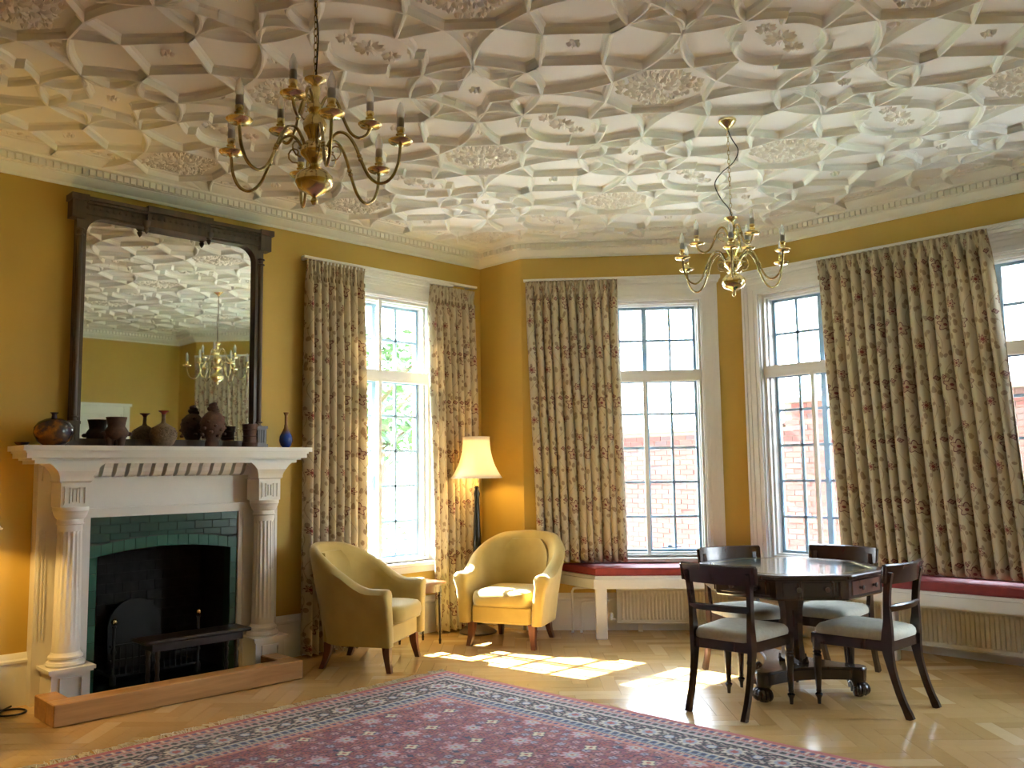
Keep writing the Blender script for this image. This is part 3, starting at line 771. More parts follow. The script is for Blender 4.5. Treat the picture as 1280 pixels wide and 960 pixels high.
# ------------------------------------------------------------------ fireplace
fp = thing('fireplace', 'white classical fireplace with fluted columns, green tiles and deep mantel shelf', 'fireplace', (0, FPC, 0))
for s in (-1, 1):
    y0, y1 = sorted((s * .53, s * .86)); MB().box((0.002, y0, 0), (.10, y1, 1.529), None).obj('pilaster', FPWHITE, fp)
    m = MB(); y0, y1 = sorted((s * .532, s * .565)); m.box((.10, y0, 0), (.114, y1, 1.205)); y0, y1 = sorted((s * .565, s * .585)); m.box((.10, y0, 0), (.122, y1, 1.225)); m.obj('jamb_moulding', FPWHITE, fp)
    m = MB()
    for k in range(4): y = s * (.815 + .012 * (k - 1.5)); 
    for k in range(3):
        y = s * (.80 + k * .02); m.box((.10, y - .005, .40), (.106, y + .005, 1.10))
    m.obj('reeding', FPWHITE, fp)
m = MB().box((.002, -.53, 1.17), (.10, .53, 1.42)); m.obj('frieze', FPWHITE, fp)
m = MB().box((.10, -.585, 1.17), (.118, .585, 1.195)); m.box((.10, -.60, 1.195), (.135, .60, 1.215)); m.box((.10, -.61, 1.215), (.145, .61, 1.232)); m.obj('lintel_moulding', FPWHITE, fp)
# modillion band
m = MB().box((.002, -.84, 1.42), (.13, .84, 1.53)); m.box((.13, -.60, 1.415), (.145, .60, 1.432)); m.obj('bed_moulding', FPWHITE, fp)
DM = MB(); pr = [(.13, 1.440), (.165, 1.442), (.195, 1.452), (.215, 1.475), (.225, 1.50), (.245, 1.53), (.13, 1.53)]
DM.loft([[(x, -.029, z) for x, z in pr], [(x, .029, z) for x, z in pr]]); DMM = DM.mesh('dentil', FPWHITE)
for k in range(14): place('dentil', DMM, fp, (0, -.5525 + k * .085, 0))
# shelf
sh_ = MB()
for (z0, z1, X, Y) in [(1.53, 1.552, .262, .93), (1.552, 1.566, .285, .955), (1.566, 1.598, .315, .99), (1.598, 1.612, .325, 1.0), (1.612, 1.645, .345, 1.02)]:
    sh_.box((0.002, -Y, z0), (X, Y, z1), None)
sh_.obj('mantel_shelf', FPWHITE, fp)
def fluted(r0, r1, z0, z1, n=16, part=None):
    R = []; K = n * 6
    def ring(z, r_, dep):
        o = []
        for k in range(K):
            a = 2 * PI * k / K; ph = (k % 6) / 6
            d = dep * max(0, math.sin(PI * (ph * 1.25 - .05))) if ph < .85 else 0
            o.append(((r_ - d) * math.cos(a), (r_ - d) * math.sin(a), z))
        return o
    m = MB(); m.loft([ring(z0, r0, 0), ring(z0 + .04, r0, 0), ring(z0 + .06, r0, .004), ring((z0 + z1) / 2 - .005, (r0 + r1) / 2, .005), ring((z0 + z1) / 2 + .005, (r0 + r1) / 2, .010), ring(z1 - .06, r1, .010), ring(z1 - .04, r1, 0), ring(z1, r1, 0)])
    return m
for s in (-1, 1):
    Y = s * .69; X = .205
    co_ = fluted(.082, .074, .335, 1.135).obj('column', FPWHITE, fp, 25, loc=(X, Y, 0))
    m = MB().lathe([(0, .25), (.112, .25), (.118, .262), (.112, .278), (.098, .283), (.096, .292), (.104, .300), (.103, .312), (.092, .320), (.086, .335), (0, .335)], 32); m.obj('column_base', FPWHITE, co_, 40)
    m = MB().lathe([(0, 1.135), (.078, 1.135), (.084, 1.142), (.078, 1.150), (.078, 1.172), (.088, 1.180), (.100, 1.205), (.104, 1.222), (.108, 1.225), (.108, 1.25), (0, 1.25)], 32); m.obj('capital', FPWHITE, co_, 40)
    pl = MB().box((.0, -.115, 0), (.320, .115, .215)); pl.box((0, -.13, .215), (.335, .13, .228)); pl.box((0, -.14, .228), (.348, .14, .25))
    plo = pl.obj('plinth', FPWHITE, fp, loc=(.002, Y, 0))
    m = MB()
    for (a, b, c, d) in [(-.07, -.058, .06, .18), (.058, .07, .06, .18), (-.07, .07, .18, .192), (-.07, .07, .048, .06)]: m.box((.32, a, c), (.334, b, d))
    m.obj('plinth_panel', FPWHITE, plo)
    MB().box((.32, -.105, 0), (.36, .105, .035), None, .006).obj('plinth_foot', FPWHITE, plo)
    bo = MB().box((.10, -.088, 1.25), (.285, .088, 1.405)).obj('impost_block', FPWHITE, fp, loc=(.002, Y, 0))
    m = MB()
    for k in (-.062, -.03, .03, .062): m.box((.285, k - .006, 1.275), (.296, k + .006, 1.375))
    for k in (-.012, .012): m.box((.285, k - .007, 1.285), (.298, k + .007, 1.365))
    m.box((.285, -.07, 1.375), (.292, .07, 1.383)); m.box((.285, -.07, 1.267), (.292, .07, 1.275)); m.obj('impost_panel', FPWHITE, bo)
    R = []
    for (z, e) in [(1.405, 0), (1.418, .012), (1.43, .012), (1.45, .016), (1.48, .03), (1.51, .055), (1.53, .08)]:
        R.append([(.10, -.088 - e, z), (.285 + e * .0 + min(e, .03), -.088 - e, z), (.285 + min(e, .03), .088 + e, z), (.10, .088 + e, z)])
    MB().loft(R).obj('corbel', FPWHITE, fp, 20, loc=(.002, Y, 0))
# tiles
XT = .098
MB().box((.002, -.53, 0), (XT - .008, -.475, 1.17)).obj('tile_bed', GROUT, fp); MB().box((.002, .475, 0), (XT - .008, .53, 1.17)).obj('tile_bed', GROUT, fp); MB().box((.002, -.475, .985), (XT - .008, .475, 1.17)).obj('tile_bed', GROUT, fp)
for s in (-1, 1):
    for k in range(8):
        z0 = k * .113 + .002; y0, y1 = sorted((s * .4765, s * .5285)); MB().box((.075, y0, z0), (XT, y1, z0 + .111), None, .002).obj('tile', TILE_R, fp)
def az_(y): return .905 + .045 * (1 - (y / .475) ** 2)
nv_ = 14
for k in range(nv_):
    ya = lerp(-.53, .53, k / nv_) + .0015; yb = lerp(-.53, .53, (k + 1) / nv_) - .0015
    za, zb = az_(max(-.475, ya)), az_(min(.475, yb)); h = .075
    R = [[(x, ya, za), (x, yb, zb), (x, yb, zb + h), (x, ya, za + h)] for x in (.075, XT + .001)]
    MB().loft(R).obj('tile', TILE_R, fp)
for row in range(3):
    z0 = 1.0 + row * .058
    nt_ = 8
    for k in range(nt_ + (row % 2)):
        ya = lerp(-.53, .53, (k - (row % 2) * .5) / nt_) + .0015; yb = lerp(-.53, .53, (k + 1 - (row % 2) * .5) / nt_) - .0015
        ya, yb = max(ya, -.5285), min(yb, .5285)
        zc = .5 * (ya + yb); zl = max(z0, max(az_(max(-.475, min(.475, ya))), az_(max(-.475, min(.475, yb)))) + .078) if row == 0 else z0
        if z0 + .055 > zl + .01: MB().box((.075, ya, zl), (XT, yb, z0 + .0565), None, .0015).obj('tile', TILE, fp)
for s in (-1, 1):
    y0, y1 = sorted((s * .3, s * .5285)); 
# firebox
m = MB().box((-.42, -.50, 0), (-.40, .50, 1.0)); m.box((-.40, -.50, 0), (.0, -.478, 1.0)); m.box((-.40, .478, 0), (.0, .50, 1.0)); m.box((.0, -.50, 0), (.088, -.477, .90)); m.box((.0, .477, 0), (.088, .50, .90)); m.box((-.42, -.5, .965), (0, .5, 1.0)); m.obj('firebox', SOOT, fp)
fb = MB()
for r_ in range(13):
    for c_ in range(8):
        y = -.47 + c_ * .118 + (.059 if r_ % 2 else 0)
        if y + .113 < .476: fb.box((-.402, y, .01 + r_ * .073), (-.394, y + .113, .01 + r_ * .073 + .068))
fb.obj('fireback_brickwork', SOOT, fp, kind='stuff')
MB().box((-.40, -.477, .0), (.36, .477, .022)).box((.36, -.78, 0), (.583, .598, .022)).obj('hearth_slab', simple('black_slate', (.008, .009, .010), .25), fp)
# arched soffit of the opening
m = MB()
for k in range(12):
    ya, yb = lerp(-.475, .475, k / 12), lerp(-.475, .475, (k + 1) / 12); R = [[(x, ya, az_(ya)), (x, yb, az_(yb)), (x, yb, .99), (x, ya, .99)] for x in (-.05, .090)]; m.loft(R)
m.obj('arch_soffit', GROUT, fp)
# kerb
kb = MB()
P_ = [(.40, 1.715), (.72, 1.745), (.72, 3.375), (.36, 3.375)]
kb.box((.585, 1.74, 0), (.722, 3.378, .13), None, .006)
kb.box((.365, 1.74, 0), (.585, 1.865, .13), None, .006); kb.box((.345, 3.25, 0), (.585, 3.378, .13), None, .006)
tag(kb.obj('hearth_kerb', OAK), 'orange oak kerb framing the black hearth of the fireplace', 'hearth kerb')
# grate
gr = thing('fire_grate', 'black iron fire grate with arched back inside the fireplace', 'fire grate', (-.10, FPC - .02, .022))
m = MB(); 
for k in range(15): m.tube([(.10 + .03 * math.cos(k / 14 * PI - PI / 2) , -.30 + k * .6 / 14, .06), (.10 + .03 * math.cos(k / 14 * PI - PI / 2), -.30 + k * .6 / 14, .26)], .006, 6)
m.obj('basket_bar', IRON, gr, 50)
m = MB()
for z in (.06, .16, .26): m.box((.09, -.32, z - .008), (.115, .32, z + .008))
m.box((-.16, -.32, .052), (.09, -.30, .07)); m.box((-.16, .30, .052), (.09, .32, .07)); m.box((-.14, -.30, .05), (.09, .30, .06)); m.obj('basket_rail', IRON, gr)
R = [[(x, -.04 + .19 * math.cos(t), .34 + .19 * math.sin(t)) for t in [PI * i / 14 for i in range(15)]] + [(x, -.23, 0), (x, .15, 0)] for x in (-.215, -.195)]
MB().loft(R).obj('fire_back', IRON, gr)
for y in (-.30, .30):
    m = MB().lathe([(0, 0), (.02, 0), (.022, .05), (.010, .07), (.012, .2), (.02, .22), (.011, .25), (.011, .38), (.018, .395), (.008, .405), (0, .405)], 10, (.11, y, 0)); a_ = m.obj('andiron', IRON, gr, 40)
    MB().ell((.11, y, .425), (.022, .022, .022), 10, 8).obj('finial', BRASS, a_, 60)
# low dark stool on the hearth
st = thing('hearth_stool', 'low dark wooden stool with turned legs standing on the hearth', 'stool', (.45, 2.72, .022))
MB().box((-.115, -.40, .335), (.115, .345, .36), None, .008).obj('stool_top', BLACKW, st)
MB().box((-.09, -.34, .285), (.09, .29, .335)).obj('apron', BLACKW, st)
for x in (-.075, .075):
    for y in (-.30, .25): MB().lathe([(0, 0), (.010, 0), (.016, .03), (.010, .05), (.017, .10), (.012, .13), (.017, .20), (.011, .22), (.018, .25), (.018, .29), (0, .29)], 10, (x, y, 0)).obj('leg', BLACKW, st, 40)

# ------------------------------------------------------------------ mirror
mi = thing('overmantel_mirror', 'large dark carved wooden mirror standing on the mantelpiece', 'mirror', (0, 2.68, 1.646))
ZT = 1.585; YH = .635
def rounded(yh, z0, z1, rad, n=8):
    P = [(-yh, z0), (yh, z0)]
    P += [(yh - rad + rad * math.cos(t), z1 - rad + rad * math.sin(t)) for t in [PI / 2 * i / n for i in range(n + 1)]]
    P += [(-yh + rad - rad * math.sin(t), z1 - rad + rad * math.cos(t)) for t in [PI / 2 * i / n for i in range(n + 1)]]
    return P
inn = rounded(YH, .055, ZT, .12); 
def match(P, yh, z0, z1):
    out = []
    for (y, z) in P:
        t = abs(y) / YH
        out.append((y / YH * yh if abs(y) > YH - .13 or True else y, z0 if z < .06 else (z1 if z > ZT - .121 and abs(y) < YH - .001 or z >= ZT - .001 else z)))
    return out
outer = []
n = 8
outer = [(-.70, .0), (.70, .0)] + [(.70, lerp(1.40, 1.60, i / 4)) for i in range(4)] + [(lerp(.70, .5, i / 4), 1.62) for i in range(5)] + [(-lerp(.5, .70, i / 4), 1.62) for i in range(5)] + [(-.70, lerp(1.60, 1.40, i / 3)) for i in range(4)]
assert len(outer) == len(inn), (len(outer), len(inn))
def annulus(a, b, x0, x1):
    m = MB(); n = len(a); v = [(x, y, z) for x in (x0, x1) for (y, z) in a] + [(x, y, z) for x in (x0, x1) for (y, z) in b]; fcs = []
    for k in range(n):
        j = (k + 1) % n
        fcs += [(n + k, n + j, 3 * n + j, 3 * n + k), (k, 2 * n + k, 2 * n + j, j), (k, j, n + j, n + k), (2 * n + k, 3 * n + k, 3 * n + j, 2 * n + j)]
    return m.add(v, fcs)
annulus(outer, inn, .014, .065).obj('frame', EBON, mi)
m = MB().box((.004, -.69, .01), (.014, .69, 1.61)); m.obj('backboard', EBON, mi)
g = MB(); g.loft([[(x, y * .995, z) for y, z in inn] for x in (.015, .024)]); g.obj('mirror_glass', MIRROR, mi)
for s in (-1, 1):
    m = MB().lathe([(0, .17), (.018, .17), (.018, 1.50), (0, 1.50)], 12, (.07, s * .678, 0))
    for z in (.17, .20, 1.45, 1.49): m.lathe([(0, -.008), (.026, -.006), (.03, 0), (.026, .006), (0, .008)], 12, (.07, s * .678, z))
    m.obj('side_shaft', EBON, mi, 40)
for s in (-1, 1):
    y0, y1 = sorted((s * .645, s * .735)); m = MB().box((0.01, y0, 0), (.115, y1, .03)); m.box((.012, y0 + .008, .03), (.105, y1 - .008, .15)); m.box((.01, y0, .15), (.11, y1, .17))
    for k in range(3): m.box((.105, y0 + .018 + k * .02, .04), (.111, y0 + .028 + k * .02, .14))
    m.obj('base_block', EBON, mi)
m = MB()
for (z0, z1, X, Y) in [(1.60, 1.625, .085, .715), (1.625, 1.675, .075, .705), (1.675, 1.69, .10, .73), (1.69, 1.715, .125, .75)]: m.box((.004, -Y, z0), (X, Y, z1))
m.obj('cornice', EBON, mi)
for s in (-1, 1):
    y0, y1 = sorted((s * .655, s * .745)); m = MB().box((.01, y0, 1.56), (.11, y1, 1.68)); m.box((.01, y0 - .012, 1.68), (.135, y1 + .012, 1.722)); m.obj('cornice_block', EBON, mi)
m = MB().box((.06, -.235, 1.585), (.108, .235, 1.685)); m.box((.06, -.245, 1.685), (.14, .245, 1.728)); m.obj('centre_tablet', EBON, mi)
for y in (-.235, .235): MB().lathe([(0, -.045), (.012, -.03), (.02, -.01), (.014, .0), (.03, .02), (.034, .05), (0, .05)], 10, (.085, y, 1.575)).obj('pendant_drop', EBON, mi, 40)
m = MB()
for k in range(30):
    y = -.63 + k * .0435
    if abs(abs(y) - .235) > .03: m.ell((.078 if abs(y) > .25 else .11, y, 1.65), (.008, .016, .016), 6, 4)
m.obj('carved_frieze', EBON, mi, 50, kind='stuff')

# ------------------------------------------------------------------ pots on the mantelpiece
ZS = 1.645
def pot(name, label, mat, prof, x, y, n=28, sx=1, sy=1, cat_='vase'):
    o = thing(name, label, cat_, (x, y, ZS)); MB().lathe(prof, n, sx=sx, sy=sy).obj('body', mat, o, 60); return o
jar = pot('globular_jar', 'squat dark glossy round jar at the left end of the mantelpiece', JARM, [(0, 0), (.06, 0), (.095, .03), (.118, .08), (.115, .12), (.09, .155), (.05, .175), (.022, .182), (.0, .182)], .19, 1.845)
m = MB().lathe([(.0, .175), (.018, .178), (.014, .20), (.018, .21), (.026, .213), (.024, .217), (0, .215)], 20); m.obj('neck', JARM, jar, 60)
dish = pot('small_dish', 'small dark dish beside the round jar at the mantelpiece end', JARM, [(0, 0), (.02, 0), (.035, .010), (.045, .022), (.043, .024), (.03, .014), (0, .010)], .13, 1.678, cat_='dish')
tp = thing('tripod_pot', 'brown clay pot on stub legs with side lugs and flared rim', 'pot', (.20, 2.235, ZS))
MB().lathe([(0, .045), (.05, .045), (.074, .07), (.080, .095), (.066, .12), (.055, .135), (.060, .165), (.068, .198), (.060, .198), (.050, .16), (.045, .135), (0, .12)], 28).obj('body', TERRA, tp, 60)
for a in (.5, 2.6, 4.7): MB().lathe([(0, 0), (.022, 0), (.026, .03), (.035, .065), (0, .07)], 12, (.04 * math.cos(a), .04 * math.sin(a), 0)).obj('leg', TERRA, tp, 60)
for s in (-1, 1): MB().ell((0, s * .082, .085), (.022, .024, .016), 10, 7).obj('lug', TERRA, tp, 60)
bv = pot('bottle_vase', 'textured grey-brown bottle vase with narrow neck and red rim', STONEW, [(0, 0), (.045, 0), (.07, .02), (.090, .06), (.090, .10), (.072, .135), (.04, .155), (.018, .168), (.013, .185), (.013, .235), (0, .235)], .19, 2.56)
m = MB(); rr = random.Random(4)
for k in range(150):
    a = rr.uniform(0, 6.28); z = rr.uniform(.07, .135); R_ = .0905 if z < .1 else .0905 - (z - .1) * .52; m.ell((R_ * math.cos(a), R_ * math.sin(a), z), (.005, .005, .005), 5, 4)
m.obj('raised_texture', STONEW, bv, kind='stuff')
MB().lathe([(0, .226), (.013, .228), (.018, .24), (.036, .250), (.037, .254), (.012, .25), (0, .245)], 24).obj('rim', simple('red_glaze', (.20, .03, .025), .3), bv, 60)
fv = thing('figure_vase', 'tall lumpy dark brown clay vase with knobbly crown', 'vase', (.19, 2.925, ZS))
def lumpy(prof, n, seed, amp):
    rr = random.Random(seed); m = MB(); R = []
    for (r_, z) in prof: R.append([((r_ * (1 + amp * math.sin(5 * 2 * PI * k / n + z * 31) + rr.uniform(-amp, amp) * .5)) * math.cos(2 * PI * k / n), (r_ * (1 + amp * math.sin(3 * 2 * PI * k / n + z * 47))) * math.sin(2 * PI * k / n), z) for k in range(n)])
    return m.loft(R)
lumpy([(.001, 0), (.05, 0), (.052, .03), (.045, .055), (.062, .09), (.085, .13), (.090, .18), (.078, .22), (.05, .25), (.032, .262), (.001, .262)], 24, 3, .05).obj('body', TERRA, fv, 60)
m = MB(); rr = random.Random(11)
for k in range(16): a = k * .9; q = .034 * (1 - k / 22); m.ell((q * math.cos(a), q * math.sin(a), .265 + k * .0035), (.017, .017, .016), 7, 5)
m.obj('crown', TERRA, fv, 60)
m = MB()
for k in range(26):
    a = k * 2.4; z = .08 + .15 * k / 26; R_ = .083 if z < .2 else .07; m.ell((R_ * math.cos(a), R_ * math.sin(a), z), (.015, .015, .013), 6, 5)
m.obj('applied_lumps', TERRA, fv, 60, kind='stuff')
cv = pot('cylinder_vase', 'waisted brown clay cylinder vase near the mirror\'s right foot', TERRA, [(0, 0), (.055, 0), (.058, .02), (.050, .06), (.048, .10), (.054, .15), (.058, .175), (.05, .175), (.045, .12), (0, .1)], .20, 3.215)
m = MB()
for z in (.035, .085, .135): m.lathe([(0, z - .004), (.052 + abs(z - .085) * .08, z - .004), (.055 + abs(z - .085) * .08, z), (.052 + abs(z - .085) * .08, z + .004), (0, z + .004)], 24)
m.obj('band', TERRA, cv, 60)
pot('blue_bottle_vase', 'small cobalt blue bottle vase with tall brown neck at right end', BLUEM, [(0, 0), (.025, 0), (.042, .02), (.052, .055), (.048, .09), (.03, .125), (.016, .155), (.011, .19), (.011, .25), (.020, .272), (.021, .276), (.009, .27), (0, .265)], .21, 3.515)

# ------------------------------------------------------------------ armchairs
def armchair(label, loc, rz):
    o = thing('armchair', label, 'armchair', loc, rz, None)
    # U-shaped shell: path in plan from left front round the back to right front
    path = []; hw = .315
    N1 = 10
    for i in range(N1): path.append((-hw - .012 * (1 - i / N1), .31 - i * .36 / N1, i / N1 * .36))
    for i in range(25):
        a = PI + PI * i / 24; path.append(((hw - .045 * abs(math.sin(a)) ** 1.0) * math.cos(a), -.05 + .25 * math.sin(a), 0))
    for i in range(N1): path.append((hw + .012 * (i + 1) / N1, -.05 + (i + 1) * .36 / N1, 0))
    P = [Vector((p[0], p[1])) for p in path]; n = len(P)
    L = [0]
    for i in range(1, n): L.append(L[-1] + (P[i] - P[i - 1]).length)
    R = []
    for i in range(n):
        d = (P[min(i + 1, n - 1)] - P[max(i - 1, 0)]).normalized(); out = Vector((d.y, -d.x))
        c_ = P[i]; 
        if out.dot(c_ - Vector((0, .05))) < 0: out = -out
        t = L[i] / L[-1]; e = 1 - abs(2 * t - 1)          # 0 at fronts, 1 at middle back
        k = max(0, min(1, (e - .14) / .66)); k = k * k * (3 - 2 * k)
        h = .605 + .285 * k + .022 * max(0, (e - .7) / .3)
        lean = .055 * (1 if i < N1 or i >= n - N1 else 1)  # outward splay
        th = .10 - .02 * k
        def pt(off, z):
            q = c_ + out * (off + (lean + .02 * k) * max(0, (z - .30)) / .4); return (q.x, q.y, z)
        fe = max(0, 1 - e / .05); 
        roll_ = .022 * (1 - k)
        sec = [pt(-th / 2, .19), pt(-th / 2, .36), pt(-th / 2, h - .11), pt(-th / 2 - roll_ * .6, h - .05), pt(-th / 2 * .75 - roll_ * .5, h - .018), pt(-th / 2 * .2, h), pt(th / 2 * .45 + roll_ * .3, h - .006), pt(th / 2 * .92 + roll_, h - .035), pt(th / 2 + roll_ * .8, h - .075), pt(th / 2, h - .13), pt(th / 2, .36), pt(th / 2 - .012, .19)]
        R.append(sec)
    # rounded front ends
    def shrink(sec, k, dy):
        cx_ = sum(p[0] for p in sec) / len(sec); return [(cx_ + (p[0] - cx_) * k, p[1] + dy, .19 + (p[2] - .19) * (1 - (1 - k) * .06)) for p in sec]
    R = [shrink(R[0], .55, .022), shrink(R[0], .85, .016)] + R + [shrink(R[-1], .85, .016), shrink(R[-1], .55, .022)]
    MB().loft(R).obj('arm_and_back', UPH, o, 50)
    m = MB().box((-.262, -.25, .19), (.262, .305, .335), None, .015); m.obj('seat_base', UPH, o)
    # inner back pad
    Rr = []
    for j in range(11):
        t_ = j / 10; z = lerp(.36, .835, t_); wdt = .222 * (1 - .35 * max(0, (t_ - .7) / .3) ** 2); yb = -.257 - .075 * (z - .30) / .4; pad = .028 * (1 - max(0, (t_ - .85) / .15) * .9)
        Rr.append([(wdt * math.sin(a_), yb + pad + .085 * (1 - math.cos(a_)), z) for a_ in [lerp(-1.3, 1.3, i / 12) for i in range(13)]] + [(wdt * .9, yb - .02, z), (-wdt * .9, yb - .02, z)])
    MB().loft(Rr).obj('inside_back', UPH, o, 60)
    # cushion
    Rr = []
    for (z, k) in [(.335, .93), (.345, .975), (.37, 1.0), (.405, 1.005), (.435, .985), (.452, .94), (.462, .80), (.467, .4)]:
        q = []
        for a in range(28):
            t = 2 * PI * a / 28; cx_ = abs(math.cos(t)) ** .35 * (1 if math.cos(t) > 0 else -1); sy_ = abs(math.sin(t)) ** .35 * (1 if math.sin(t) > 0 else -1)
            q.append((.258 * cx_ * k, .075 + .300 * sy_ * k, z))
        Rr.append(q)
    cu = MB().loft(Rr).obj('seat_cushion', UPH, o, 60)
    m = MB(); 
    for z in (.342,):
        m.tube([(.256 * (abs(math.cos(t)) ** .35) * (1 if math.cos(t) > 0 else -1), .075 + .290 * (abs(math.sin(t)) ** .35) * (1 if math.sin(t) > 0 else -1), z) for t in [2 * PI * a / 40 for a in range(41)]], .004, 6)
    m.obj('piping', UPH, cu, 60)
    for (x, y, dx, dy) in [(-.27, .27, -.02, .03), (.27, .27, .02, .03), (-.22, -.21, -.02, -.05), (.22, -.21, .02, -.05)]:
        rr_ = []
        for (z, k, w_) in [(0, 1, .018), (.07, .45, .021), (.13, .12, .026), (.195, 0, .030)]:
            cx_, cy_ = x + dx * k, y + dy * k; rr_.append([(cx_ - w_, cy_ - w_, z), (cx_ + w_, cy_ - w_, z), (cx_ + w_, cy_ + w_, z), (cx_ - w_, cy_ + w_, z)])
        MB().loft(rr_).obj('leg', MAHOG_R, o, 30)
    return o
ac = armchair('yellow tub armchair seen from its side below the fireplace-side window', (.638, 3.987, 0), math.radians(-58.8))
dup(ac, (.876, 5.333, 0), math.radians(-157.2), 'yellow tub armchair facing the room in front of the corner lamp')

# ------------------------------------------------------------------ side table
stb = thing('side_table', 'small slender wooden side table between the two yellow armchairs', 'side table', (.365, 4.71, 0), .0)
MB().box((-.155, -.165, .50), (.155, .165, .518), None, .004).obj('table_top', MAHOG_R, stb)
MB().box((-.125, -.135, .43), (.125, .135, .50)).obj('apron', MAHOG_R, stb)
for x in (-.115, .115):
    for y in (-.125, .125): MB().lathe([(0, 0), (.009, 0), (.012, .03), (.008, .05), (.012, .25), (.014, .38), (.018, .40), (.011, .41), (.015, .43), (.015, .48), (0, .48)], 10, (x, y, 0)).obj('leg', MAHOG, stb, 40)

# ------------------------------------------------------------------ standard lamp
def shade_prof(rt, rb, h, n=10):
    return [(rt + (rb - rt) * (1 - k / n) ** 2.4, h * k / n) for k in range(n + 1)]
def standard_lamp(label, loc, rt, rb, hs, z0, energy, pole=True, name='standard_lamp', cat_='floor lamp'):
    o = thing(name, label, cat_, loc)
    ds = Vector((0, 0, 1))
    pr = shade_prof(rt, rb, hs); m = MB(); n = 48; R = []
    for (r_, z) in pr: R.append([(r_ * (1 + .012 * math.cos(8 * 2 * PI * k / n)) * math.cos(2 * PI * k / n), r_ * (1 + .012 * math.cos(8 * 2 * PI * k / n)) * math.sin(2 * PI * k / n), z0 + z) for k in range(n)])
    m.loft(R, caps=False); so_ = m.obj('lamp_shade', SHADE, o, 60); md = so_.modifiers.new('t', 'SOLIDIFY'); md.thickness = .002
    m = MB()
    for (r_, z) in (pr[0], pr[-1]): m.tube([(r_ * math.cos(a), r_ * math.sin(a), z0 + z) for a in [2 * PI * k / 32 for k in range(33)]], .004, 6)
    m.obj('shade_trim', SHADE, so_, 60)
    m = MB()
    for k in range(4): a = k * PI / 2; m.tube([(0, 0, z0 + hs - .02), (rt * math.cos(a), rt * math.sin(a), z0 + hs - .005)], .0015, 5)
    m.obj('shade_carrier', BRASS_D, so_)
    m = MB().lathe([(0, z0 + .08), (.012, z0 + .08), (.026, z0 + .13), (.03, z0 + .16), (.02, z0 + .19), (0, z0 + .20)], 16)
    em = bpy.data.materials.new('lit_bulb'); em.use_nodes = True; b_ = em.node_tree.nodes['Principled BSDF']; b_.inputs['Emission Color'].default_value = (1, .62, .22, 1); b_.inputs['Emission Strength'].default_value = 25
    bo = m.obj('bulb', em, o, 60)
    bo.visible_shadow = True
    L_ = bpy.data.lights.new('lamp_light', 'POINT'); L_.energy = energy; L_.color = (1, .63, .19); L_.shadow_soft_size = .04
    lo = bpy.data.objects.new('lamp_light', L_); C.objects.link(lo); lo.parent = o; lo.location = (0, 0, z0 + .13)
    return o
sl = standard_lamp('lit standard lamp with flared cream shade in the corner behind armchair', (.345, 5.39, 0), .122, .232, .372, 1.382, 26)
MB().lathe([(0, 0), (.165, 0), (.17, .015), (.15, .03), (.12, .04), (.09, .06), (.05, .075), (0, .08)], 32).obj('base', EBON, sl, 40)
MB().lathe([(0, .07), (.045, .08), (.03, .12), (.042, .18), (.03, .24), (.024, .30), (.036, .36), (.030, .45), (.034, .60), (.036, .8), (.028, 1.05), (.022, 1.20), (.030, 1.24), (.018, 1.28), (.024, 1.30), (0, 1.30)], 20).obj('pole', simple('black_lacquer', (.016, .018, .016), .2), sl, 40)
MB().lathe([(0, 1.29), (.016, 1.30), (.022, 1.315), (.012, 1.33), (.014, 1.46), (0, 1.47)], 16).obj('lamp_holder', BRASS, sl, 40)

# table lamp at the left edge of the picture on a dark table
lt = thing('lamp_table', 'dark occasional table at the far left edge beside the fireplace', 'side table', (.42, 1.19, 0))
MB().box((-.25, -.25, .76), (.25, .25, .785), None, .006).obj('table_top', EBON, lt)
MB().box((-.21, -.21, .68), (.21, .21, .76)).obj('apron', EBON, lt)
for x in (-.19, .19):
    for y in (-.19, .19): MB().lathe([(0, 0), (.012, 0), (.018, .05), (.012, .08), (.02, .4), (.022, .7), (0, .7)], 10, (x, y, 0)).obj('leg', EBON, lt, 40)
tl_ = standard_lamp('lit table lamp whose cream shade just enters the left edge', (.42, 1.27, .786), .12, .235, .33, .36, 62, name='table_lamp', cat_='table lamp')
MB().lathe([(0, 0), (.075, 0), (.08, .015), (.05, .03), (.035, .06), (.06, .12), (.065, .18), (.04, .25), (.016, .29), (.014, .44), (0, .44)], 20).obj('base', JARM, tl_, 40)
m = MB().tube(cat([(.05, 1.70, .015), (.12, 1.62, .008), (.22, 1.60, .007), (.26, 1.68, .007), (.20, 1.745, .007), (.10, 1.70, .007), (.08, 1.52, .007), (.10, 1.44, .007), (.12, 1.2, .007)], 8), .006, 6)
tag(m.obj('power_cable', CABLE, None, 60), 'black power cable looped on the floor left of the fireplace', 'cable')

